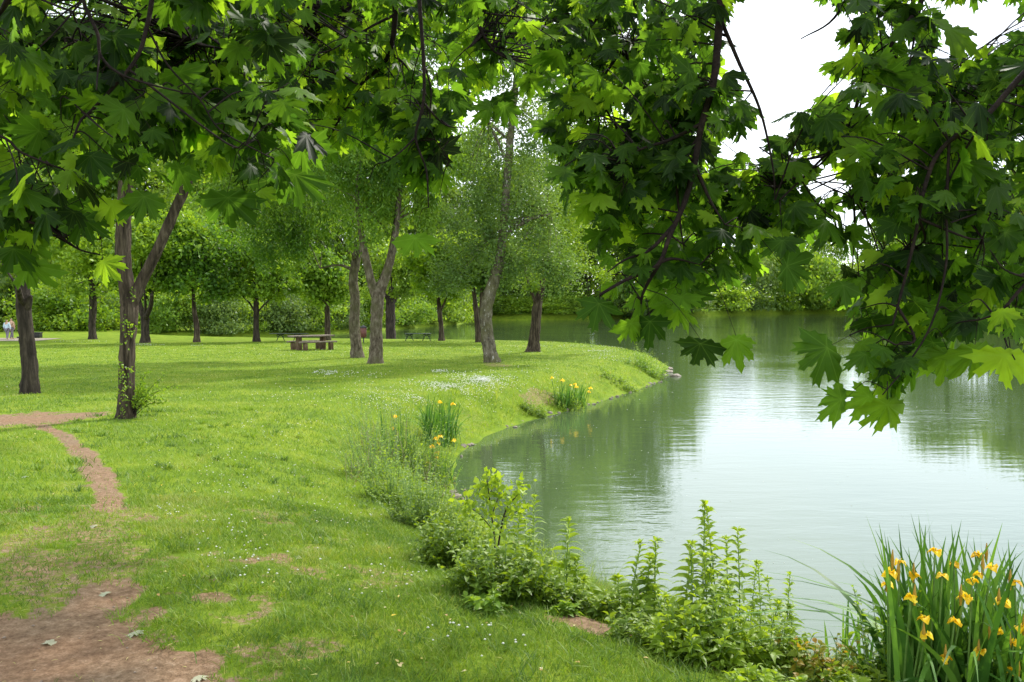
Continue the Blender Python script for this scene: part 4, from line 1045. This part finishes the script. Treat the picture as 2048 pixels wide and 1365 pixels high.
# sapling
def px3(a, b, Y): return at(a, b, Y)
bs = gpt(990, 1135); Ys = bs[1]
sp_ = thing('sapling', 'young round-leaved sapling with two thin dark stems at the water edge', 'sapling', bs)
P = []
stems = [[(990, 1135), (989, 1080), (982, 1020), (976, 975), (972, 945)], [(992, 1130), (1000, 1070), (1012, 1020), (1035, 990), (1046, 970)], [(985, 1060), (960, 1030), (940, 1015), (932, 1005)], [(984, 1030), (995, 1000), (1003, 975)],
         [(1008, 1035), (1030, 1025), (1050, 1015)], [(978, 1000), (962, 985), (958, 975)], [(978, 990), (990, 970), (1000, 962)]]
for st in stems:
    pp = np.array([px3(a, b, Ys + random.uniform(-.12, .12)) for a, b in st]); S = spline(pp, 5); g = G()
    add_tube(g, S, np.linspace(.010 if len(st) > 4 else .005, .002, len(S)), 6); g.build('stem', M['bark_dark'], sp_, True)
    for k in range(len(S) // 3, len(S)):
        for _ in range(5): P.append(S[k] + rng.normal(0, .035, 3))
P = np.array(P); V1, F1, r1 = leaves(P, rvec(len(P)) + [0, 0, .2], rng.uniform(.04, .07, len(P)), rng.uniform(.035, .06, len(P)), droop=.05)
mk('leaves', V1, F1, M['herb'], sp_, face={'rnd': np.clip(r1 * .6 + .4, 0, 1)})

# irises
def iris_flower(c, s, parent):
    """three broad hanging falls with narrow standards"""
    P, D, L, W = [], [], [], []
    a0 = random.uniform(0, 6.28)
    for k in range(3):
        a = a0 + k * 2.094
        P.append(c); D.append((math.cos(a), math.sin(a), .45)); L.append(s * .58); W.append(1.35)
        P.append(c); D.append((math.cos(a + .15), math.sin(a + .15), .25)); L.append(s * .5); W.append(1.3)
        P.append(c); D.append((math.cos(a + 1.05) * .35, math.sin(a + 1.05) * .35, 1)); L.append(s * .5); W.append(.8)
    P, D, L, W = np.array(P), np.array(D, float), np.array(L), np.array(W)
    V1, F1, r1 = lance(P, D, L, L * W, .85, rnd=rng.random(len(P)))
    return mk('flower', V1, F1, M['petal'], parent, face={'rnd': r1})
def iris(label, bases, nl, H, W, flowers, group, Y=None, fs=.085, tall=None, buds=0, front=None):
    bs = [gpt(a, b) for a, b in bases] if Y is None else [np.array([at(a, 800, y)[0], y, gz(at(a, 800, y)[0], y)]) for a, y in bases]
    c = np.mean(bs, 0); c[2] = gz(c[0], c[1]); t = thing('iris_clump', label, 'iris', c, group)
    k = rng.integers(0, len(bs), nl); Bp = np.array(bs)[k] + rng.normal(0, 1, (nl, 3)) * [.09, .09, 0]; Bp[:, 2] = terrain(Bp[:, 0], Bp[:, 1]) - .03
    hh = H * rng.uniform(.55, 1.08, nl)
    V1, F1 = strips(Bp, rng.uniform(0, 6.28, nl), hh, rng.uniform(.02, .25, nl), np.where(rng.random(nl) < .30, rng.uniform(.5, 1.2, nl), rng.uniform(0, .25, nl)), W * rng.uniform(.7, 1.15, nl), 8, 2.6)
    mk('leaves', V1, F1, M['iris'], t, face={'rnd': np.repeat(rng.random(nl), 8)})
    for (px, py) in flowers:
        i = random.randrange(len(bs)); Yf = bs[i][1] - .12 + random.uniform(-.08, .08) if front is None else front + random.uniform(0, .35) * (py < 1180); p = at(px, py, Yf)
        b0 = bs[int(np.argmin([abs(q[0] - p[0]) for q in bs]))] + [0, 0, -.02]; b0 = b0 + (p - b0) * [.5, .5, 0]
        S = spline([b0, (b0 + p) / 2, p], 3)
        g = G(); add_tube(g, S, np.linspace(.006, .004, len(S)), 5); g.build('stem', M['stem'], t, True)
        iris_flower(p - [0, 0, .01], fs * random.uniform(.85, 1.15), t)
        if random.random() < buds:
            e = p + [random.uniform(-.05, .05), 0, .0]; g = G(); add_tube(g, [e - [0, 0, .05], e + [0, 0, .0], e + [0, 0, .05]], [.005, .009, .002], 5); g.build('bud', M['bud'], t)
    return t
near = [(1800, 4.1), (1850, 4.05), (1900, 4.15), (1950, 4.0), (2000, 4.1), (2050, 4.0), (2100, 4.1), (1870, 3.8), (1940, 3.7), (2010, 3.75), (2080, 3.7), (2170, 3.9)]
iris('big flowering iris clump at the bottom right corner', near, 360, 1.02, .042,
     [(1780, 1142), (1775, 1164), (1829, 1146), (1908, 1124), (1885, 1147), (1956, 1106), (1958, 1144), (1848, 1232), (1853, 1265), (1910, 1238), (2005, 1198), (1996, 1260), (2027, 1282), (2045, 1250), (2020, 1336), (1870, 1098), (1985, 1130), (1945, 1156), (1822, 1190), (1960, 1300), (1890, 1310), (1800, 1120), (2030, 1160), (1930, 1190)],
     'yellow iris clumps on the bank', Y=1, fs=.068, buds=.7, front=3.62)
iris('single arching iris blades left of the big clump', [(1712, 5.0), (1735, 4.8), (1700, 5.2)], 14, .6, .026, [], 'yellow iris clumps on the bank', Y=1)
iris('farthest iris clump with yellow blooms, near the spit', [(1120, 812), (1135, 815), (1150, 815), (1165, 812)], 130, .92, .035, [(1125, 760), (1141, 770), (1150, 768), (1153, 773), (1178, 783), (1181, 776), (1104, 755)], 'yellow iris clumps on the bank', fs=.13)
iris('iris clump with tall dark blades at the little bay', [(860, 886), (875, 888), (890, 888), (902, 885)], 190, 1.1, .034, [(880, 803), (906, 807), (908, 880)], 'yellow iris clumps on the bank', fs=.12)
iris('dense group of iris blooms close to the water below the tall blades', [(868, 950), (880, 955), (895, 960)], 60, .62, .026, [(872, 876), (876, 886), (864, 892), (874, 905), (873, 914), (866, 932), (858, 925), (880, 872)], 'yellow iris clumps on the bank', fs=.11)
iris('sparse iris leaves with a single flower among the tangled growth', [(775, 920), (800, 925), (815, 925)], 60, .95, .024, [(791, 832), (788, 856)], 'yellow iris clumps on the bank', fs=.10)
t = mound('leafy_bush', 'pale leafy plant leaning out at the left side of the near irises', 1770, 1395, 40, 100, 600, .085, 'lime', .34)

# fallen leaves
def maple_outline():
    h = [(.05, .86), (.15, .84), (.12, .70), (.19, .62), (.17, .53), (.26, .62), (.33, .77), (.39, .70), (.57, .83), (.52, .66), (.63, .61), (.51, .50), (.42, .39),
         (.52, .39), (.62, .41), (.63, .31), (.82, .23), (.62, .15), (.57, .04), (.42, .05), (.33, -.08), (.20, -.02), (.08, -.06)]
    pts = [(0, 1.02)] + h + [(0, .0)] + [(-x, y) for x, y in h[::-1]]
    return np.array(pts)
MO = maple_outline()
MC = np.array([0, .12])
tips = {0, 9, 17, 21, len(MO) - 9, len(MO) - 17, len(MO) - 21}
def maple_leaves(P, Dn, N, S, curl=None):
    """P base (n,3), Dn tip direction, N normal, S leaf length"""
    n = len(P); Dn = norm(Dn); X = norm(np.cross(Dn, N)); Nn = np.cross(X, Dn)
    uv = np.vstack([MC, MO]); k = len(uv)
    rad = np.hypot(uv[:, 0], uv[:, 1] - .12)
    ang = np.arctan2(uv[:, 0], uv[:, 1] - .12)
    ph = rng.uniform(0, 6.28, (n, 1)); cu = rng.uniform(-.05, .62, (n, 1)) if curl is None else curl
    z = -cu * rad[None] ** 2 + .05 * np.sin(ang[None] * 5 + ph) * rad[None] + .035 * np.abs(np.sin(ang[None] * 2.5)) * rad[None] - rng.uniform(-.1, .35, (n, 1)) * np.abs(uv[None, :, 0])
    S = np.asarray(S).reshape(-1, 1, 1); asp = rng.uniform(.82, 1.12, (n, 1, 1))
    jit = 1 + rng.normal(0, .055, (n, k, 1)) + .10 * np.sin(ang[None, :, None] * 2 + rng.uniform(0, 6.28, (n, 1, 1)))
    jit[:, 0] = 1; skew = rng.normal(0, .10, (n, 1, 1))
    V = P[:, None] + S * (X[:, None] * (uv[None, :, 0:1] * asp * jit + skew * uv[None, :, 1:2] ** 2) + Dn[:, None] * uv[None, :, 1:2] * jit + Nn[:, None] * z[..., None])
    m = len(MO); f = np.array([[0, 1 + i, 1 + (i + 1) % m] for i in range(m)])
    Fq = (np.arange(n)[:, None, None] * k + f[None]).reshape(-1, 3)
    vein = np.zeros(k); vein[0] = 1
    for i in tips: vein[1 + i] = 1
    vein[1 + 0] = 1
    return V.reshape(-1, 3), Fq, np.tile(vein, n), m
for px, py, s, lab in [(270, 1268, .06, 'pale upturned leaf on the brown dirt'), (396, 1357, .06, 'pale leaf at the bottom edge of the dirt'), (213, 1192, .05, 'cream leaf at the top of the big dirt patch'), (190, 1056, .05, 'small yellow leaf in the worn grass'), (50, 955, .05, 'pale leaf in the grass at the left edge'), (95, 1292, .055, 'curled brownish leaf on the dirt at left'), (600, 1117, .04, 'tiny orange leaf on the lawn')]:
    b = gpt(px, py) + [0, 0, .012]; a = random.uniform(0, 6.28)
    V1, F1, vv, m = maple_leaves(b[None], np.array([[math.cos(a), math.sin(a), .1]]), np.array([[.2, -.35, 1.]]), [s])
    tag(mk('fallen_leaf', V1, F1, M['fallen'], None, face={'rnd': np.full(len(F1), random.random())}), lab, 'leaf', 'fallen leaves')

# ------------------------------------------------------------------ the overhanging maple
mt = thing('maple_tree', 'overhanging maple whose leafy branches frame the whole top of the view', 'tree', (1.4, -3.0, gz(1.4, -3.0)))
tb_ = np.array(mt.location)
top = tb_ + [.1, .4, 3.6]
g = G(); S = spline([tb_ - [0, 0, .1], tb_ + [0, .05, 1.6], top, tb_ + [0, .6, 6.0], tb_ + [.2, 1.0, 9.0]], 6)
add_tube(g, S, np.interp(np.linspace(0, 1, len(S)), [0, .1, .5, 1], [.34, .26, .2, .06]), 18, .08, 2); g.build('trunk', M['bark_brown'], mt, True)
BR = [  # depth at start, depth at end, widths, polyline, sub-branches
 (3.5, 3.2, 15, [(1436, -90), (1441, 0), (1440, 60), (1424, 160), (1405, 250), (1386, 330), (1375, 400), (1340, 470), (1310, 530), (1255, 560), (1200, 590)],
   [[(1443, 50), (1480, 130), (1520, 220), (1545, 330), (1550, 400)], [(1396, 256), (1340, 280), (1280, 300), (1235, 330)], [(1345, 285), (1356, 345), (1360, 440), (1368, 500)], [(1310, 530), (1350, 518), (1400, 530)], [(1345, 470), (1300, 500), (1250, 520), (1215, 545)], [(1310, 530), (1285, 590), (1284, 640)], [(1385, 345), (1420, 400), (1450, 450)]]),
 (3.8, 3.4, 9, [(1860, -90), (1845, 0), (1790, 80), (1735, 165), (1690, 260), (1622, 340), (1560, 400)],
   [[(1845, 10), (1826, 90), (1818, 150), (1828, 240)], [(1735, 165), (1708, 255), (1705, 340), (1708, 410)], [(1690, 260), (1650, 320), (1600, 350), (1540, 380)], [(1828, 170), (1860, 200), (1885, 205)]]),
 (3.1, 3.0, 11, [(2200, 20), (2060, 140), (1975, 225), (1892, 290), (1850, 370), (1822, 480), (1800, 590), (1785, 650)],
   [[(1893, 285), (1893, 420), (1892, 530), (1862, 650), (1810, 735), (1765, 790)], [(1975, 225), (1930, 300), (1880, 400), (1850, 460)], [(1892, 460), (1850, 480), (1820, 500)], [(1892, 450), (1930, 475), (1965, 478)], [(1865, 640), (1830, 680), (1790, 690)]]),
 (2.9, 2.9, 8, [(2200, 420), (2060, 560), (2000, 620), (1960, 640)], [[(2060, 560), (2010, 540), (1980, 500)], [(2000, 620), (2010, 680), (2030, 720)]]),
 (4.6, 5.2, 12, [(792, -90), (790, 0), (784, 80), (765, 125), (720, 170), (690, 215), (650, 290)], [[(784, 90), (810, 130), (830, 165)], [(720, 170), (680, 150), (630, 165)], [(784, 10), (740, 55), (700, 80), (600, 135)]]),
 (3.9, 3.8, 8, [(838, -90), (841, 0), (845, 120), (847, 200), (835, 280), (850, 340), (857, 415)], [[(836, 280), (800, 305), (770, 325)], [(848, 130), (862, 180), (860, 230), (865, 270), (900, 320)], [(865, 215), (890, 250), (935, 255)]]),
 (4.4, 4.3, 10, [(1120, -110), (1150, -10), (1190, 50), (1230, 90), (1268, 130), (1282, 175)], [[(1192, 50), (1205, 120), (1195, 190), (1110, 262)], [(1200, 150), (1170, 210), (1160, 245)], [(1230, 85), (1275, 80), (1310, 70)], [(1150, -10), (1130, 30), (1090, 50)]]),
 (2.9, 2.7, 9, [(320, -90), (302, 0), (297, 60), (270, 125), (190, 215), (165, 245), (145, 282)], [[(298, 60), (335, 130), (400, 200), (440, 260), (530, 310)], [(180, 225), (200, 255), (225, 275)], [(440, 260), (450, 285), (490, 285)]]),
 (2.8, 2.7, 7, [(165, -90), (170, 0), (195, 70), (200, 120), (240, 150), (300, 165), (365, 185)], [[(160, 0), (115, 60), (72, 102)], [(200, 125), (195, 150), (193, 180)], [(255, 155), (275, 185), (305, 205)], [(110, 70), (145, 80), (185, 88)]]),
 (3.2, 3.4, 6, [(290, -90), (305, 0), (370, 60), (390, 85), (450, 98)], [[(370, 60), (385, 80), (386, 92)]]),
 (2.5, 2.6, 13, [(120, -160), (25, -10), (-10, 25), (-80, 120)], []),
 (2.6, 2.6, 6, [(-160, 230), (0, 272), (40, 308), (100, 330)], [[(10, 275), (30, 330), (35, 370)]]),
 (4.8, 5.2, 6, [(720, -90), (690, -5), (640, 18), (570, 12)], [[(640, 18), (620, 60), (600, 100)]]),
 (4.6, 4.8, 8, [(925, -90), (940, 0), (958, 60), (985, 100), (1010, 115)], [[(960, 60), (945, 90), (930, 100)]]),
 (2.3, 2.3, 4, [(-320, 480), (-160, 560), (-70, 600), (-45, 640)], []),
 (3.0, 3.1, 6, [(-40, 420), (60, 440), (110, 470), (160, 505), (200, 510)], [[(110, 470), (150, 470), (200, 480)]]),
 (4.1, 4.0, 6, [(1720, -60), (1670, 35), (1602, 78)], []),
]
samples = []; branches = []; over = []
for k, (d0, d1, w, pl, subs) in enumerate(BR):
    n = len(pl); P = np.array([at(a, b, d0 + (d1 - d0) * i / (n - 1)) for i, (a, b) in enumerate(pl)])
    P[1:-1] += rng.normal(0, .006, P[1:-1].shape)
    S = spline(P, 6); r0 = w * .6 * d0 / F
    g = G(); add_tube(g, S, np.linspace(r0, max(r0 * .3, .003), len(S)), 8, .08, k)
    samples += [(q, k) for q in S[::2]]
    for sb in subs:
        q0 = at(sb[0][0], sb[0][1], d0); dm = S[np.argmin(((S - q0) ** 2)[:, [0, 2]].sum(1))]
        m = len(sb); de = dm[1] + random.uniform(-.25, .25)
        Q2 = np.array([at(a, b, dm[1] + (de - dm[1]) * i / (m - 1)) for i, (a, b) in enumerate(sb)]); Q2[0] = dm
        S2 = spline(Q2, 5); add_tube(g, S2, np.linspace(r0 * .48, .0022, len(S2)), 6, .06, k)
        samples += [(q, k) for q in S2[::2]]
    branches.append([g, [], [], [], [], S[0]])
    # limb from the trunk to where the branch comes into view
    st = top + [random.uniform(-.1, .1), 0, random.uniform(-.4, 1.2)]
    mid = (st + S[0]) / 2 + [0, 0, 1.0 + random.random() * .5]; near_ = S[0] + (S[0] - S[2]) * 2.5
    gl = G(); SL = spline([st, mid, near_, S[0]], 7); add_tube(gl, SL, np.linspace(.075, r0, len(SL)), 8, .06, k); gl.build('limb', M['bark_dark'], mt, True)
    over += [(q, k) for q in SL[8::3]]
samples = [q for q in samples if q[1] != 16]
SP = np.array([s[0] for s in samples]); SK = np.array([s[1] for s in samples])
bx = [-300, 0, 60, 120, 200, 330, 430, 480, 560, 620, 700, 780, 850, 900, 940, 990, 1040, 1080, 1110, 1150, 1200, 1300, 1400, 1500, 1540, 1575, 1600, 1645, 1680, 1700, 1760, 1830, 1900, 1960, 2048, 2350]
by = [540, 530, 500, 430, 360, 335, 350, 400, 330, 275, 290, 310, 385, 300, 180, 130, 120, 200, 330, 470, 540, 590, 620, 560, 500, 460, 455, 470, 560, 690, 770, 730, 640, 590, 640, 640]
gaps = [(1560, 90, 100, 140), (1640, 40, 70, 40), (1970, 42, 80, 74), (1500, 288, 46, 40), (1660, 350, 55, 46), (1620, 575, 55, 100), (960, 285, 50, 60), (1000, 200, 30, 40), (1030, 350, 60, 80), (1900, 30, 26, 30), (1480, 60, 30, 40), (1990, 320, 25, 28)]
def ok(px, py, marg=0):
    if py > np.interp(px, bx, by) + marg: return False
    for a, b, c, d in gaps:
        s = 1 - marg / 400
        if ((px - a) / (c * s)) ** 2 + ((py - b) / (d * s)) ** 2 < 1: return False
    return True
def toPix(p):
    q = p - np.array([0, 0, CAMZ]); zc = q[1] * cp - q[2] * sp; yc = q[1] * sp + q[2] * cp
    return 1024 + F * q[0] / zc, 682.5 - F * yc / zc
# leaf clusters: x range, n, depth range, row range, leaf length
bands = [(-250, 620, 150, 2.6, 3.8, -120, 560, .108), (-250, 620, 150, 3.8, 6.0, -200, 400, .10), (560, 1120, 150, 4.2, 6.2, -150, 420, .10), (600, 1130, 170, 6.2, 8.5, -200, 300, .10),
         (780, 930, 16, 3.7, 4.2, 200, 420, .115), (1080, 1580, 175, 3.0, 4.3, -120, 660, .102), (1080, 1450, 60, 4.5, 6.5, -150, 360, .10), (1560, 2260, 205, 2.7, 4.0, -100, 800, .106), (1640, 2260, 45, 4.0, 5.5, -100, 650, .10)]
def add_cluster(c, k, size, nl, free=False):
    """one twig with nl leaves on petioles, hung on branch k"""
    gb, LP, LD, LN, LS, _ = branches[k]
    dd = np.linalg.norm(SP - c, axis=1); dd = dd + (SK != k) * 9; j = np.argmin(dd)
    if dd[j] > .4:
        near_j = np.where(dd < dd[j] + .22)[0]; good = False
        for _ in range(10):
            j = int(near_j[random.randrange(len(near_j))]); good = all(ok(*toPix(SP[j] + (c - SP[j]) * f)) for f in (.3, .55, .8))
            if good: break
        if not good and not free and dd[j] > .5: return
    s0 = SP[j]; dist = np.linalg.norm(s0 - c)
    S = spline([s0, (s0 + c) / 2 + [0, 0, .03 + .05 * dist] + rng.normal(0, .02, 3), c], 4 if dist < 1 else 7); add_tube(gb, S, np.linspace(.0034 + .001 * dist, .0018, len(S)), 4)
    S = S[-9:]
    for _ in range(nl):
        q = S[random.randrange(len(S) // 2, len(S))]; dr = rng.normal(0, 1, 3); dr[2] = -.25 - abs(dr[2]) * .4; dr /= np.linalg.norm(dr)
        b = q + dr * rng.uniform(.05, .12)
        x, y = toPix(b + dr * size * .5)
        if not ok(x, y, 40) and not free: continue
        tip = dr * [1, 1, .5] + [0, 0, -.75] + rng.normal(0, .25, 3)
        nrm = np.array([rng.normal(0, .55), -.25 + rng.normal(0, .6), .8])
        add_tube(gb, [q, (q + b) / 2 + [0, 0, -.008], b], [.0013, .001, .001], 3)
        LP.append(b); LD.append(tip); LN.append(nrm); LS.append(size * rng.uniform(.55, 1.25))
for x0, x1, n, dlo, dhi, ylo, yhi, size in bands:
    c = 0; tries = 0
    while c < n and tries < n * 40:
        tries += 1
        px, py = random.uniform(x0, x1), random.uniform(ylo, yhi)
        if not ok(px, py): continue
        P = at(px, py, random.uniform(dlo, dhi) + .35); c += 1
        k = int(SK[np.argmin(((SP - P) ** 2).sum(1))])
        add_cluster(P, k, size, random.randint(5, 8))
# foliage right on the visible branches
for i in range(0, len(SP), 3):
    x, y = toPix(SP[i])
    if ok(x, y, 30) and random.random() < .75: add_cluster(SP[i] + rng.normal(0, .08, 3) + [0, .16, -.04], int(SK[i]), .11, 4)
# shading leaves above the frame
SP0, SK0 = SP, SK
SP = np.array([s[0] for s in samples + over]); SK = np.array([s[1] for s in samples + over])
for _ in range(90):
    px, py = random.uniform(-700, 900), random.uniform(-1300, -150)
    P = at(px, py, random.uniform(2.2, 7)); k = int(SK[np.argmin(((SP - P) ** 2).sum(1))]); add_cluster(P, k, .13, 5, True)
SP, SK = SP0, SK0
# single leaves that stand out in the photograph: px, py (leaf base), depth, length, tip direction (dx, dz), branch index found by distance
for px, py, Y, s, dx, dz in [(58, 520, 3.0, .14, -.1, -1), (1472, 672, 3.1, .13, 0, -1), (1402, 680, 3.1, .12, -.1, -1), (1664, 690, 2.9, .16, -.9, -.5), (1775, 800, 3.0, .16, 0, -1), (1010, 205, 4.6, .15, -.1, -1), (1060, 150, 4.6, .15, .1, -1), (985, 215, 4.6, .13, -.9, .1),
                             (455, 385, 2.9, .15, 0, -1), (1745, 790, 3.1, .13, -.8, -.3), (1000, 190, 4.7, .14, .4, -.9), (830, 470, 4.0, .14, .1, -1), (1565, 530, 3.3, .16, .9, -.2), (1260, 640, 3.3, .13, .2, -1), (1200, 600, 3.3, .13, -.3, -1), (205, 520, 2.9, .09, .5, -.6), 
                             (1300, 635, 3.3, .14, .1, -1), (1950, 690, 2.9, .15, .1, -1), (1895, 700, 3.0, .14, -.3, -1), (2010, 700, 2.8, .15, -.1, -1), (1690, 800, 3.1, .11, -.9, .1), (1890, 60, 3.4, .17, .9, .2), (290, 385, 2.9, .13, -.1, -1), (225, 400, 2.9, .12, -.2, -1), (165, 430, 2.9, .12, .2, -1), (360, 330, 3.0, .12, -.3, -1), (590, 340, 3.2, .16, .1, -1)]:
    P = at(px, py, Y); k = int(SK[np.argmin(((SP - P) ** 2).sum(1))]); br = branches[k]
    br[1].append(P); br[2].append(np.array([dx, random.uniform(-.25, .25), dz])); br[3].append(np.array([rng.normal(0, .2), -1., .35 + .2 * abs(dz)])); br[4].append(s)
    j = np.argmin(((SP - P) ** 2).sum(1)); S = spline([SP[j], (SP[j] + P) / 2 + [0, 0, .05], P], 4)
    add_tube(br[0], S, np.linspace(.002, .001, len(S)), 4)
nleaf = 0
for k, (g, LP, LD, LN, LS, s0) in enumerate(branches):
    bo = g.build('branch', M['twig'], mt, True)
    if LP:
        V1, F1, vv, m = maple_leaves(np.array(LP), np.array(LD), np.array(LN), np.array(LS)); nleaf += len(LP)
        V1 = V1 - np.array(mt.location)
        lo = mk('leaves', V1, F1, M['maple'], None, face={'rnd': np.repeat(np.clip(rng.beta(1.35, 1.5, len(LP)) + np.where(np.array(LP)[:, 1] > 4.9, .20, 0), 0, 1), m)}, vert={'vein': vv}, smooth=False)  # farther leaves shifted to lighter tones, sunlight painted into their colour
        lo.parent = bo
print('maple leaves', nleaf)
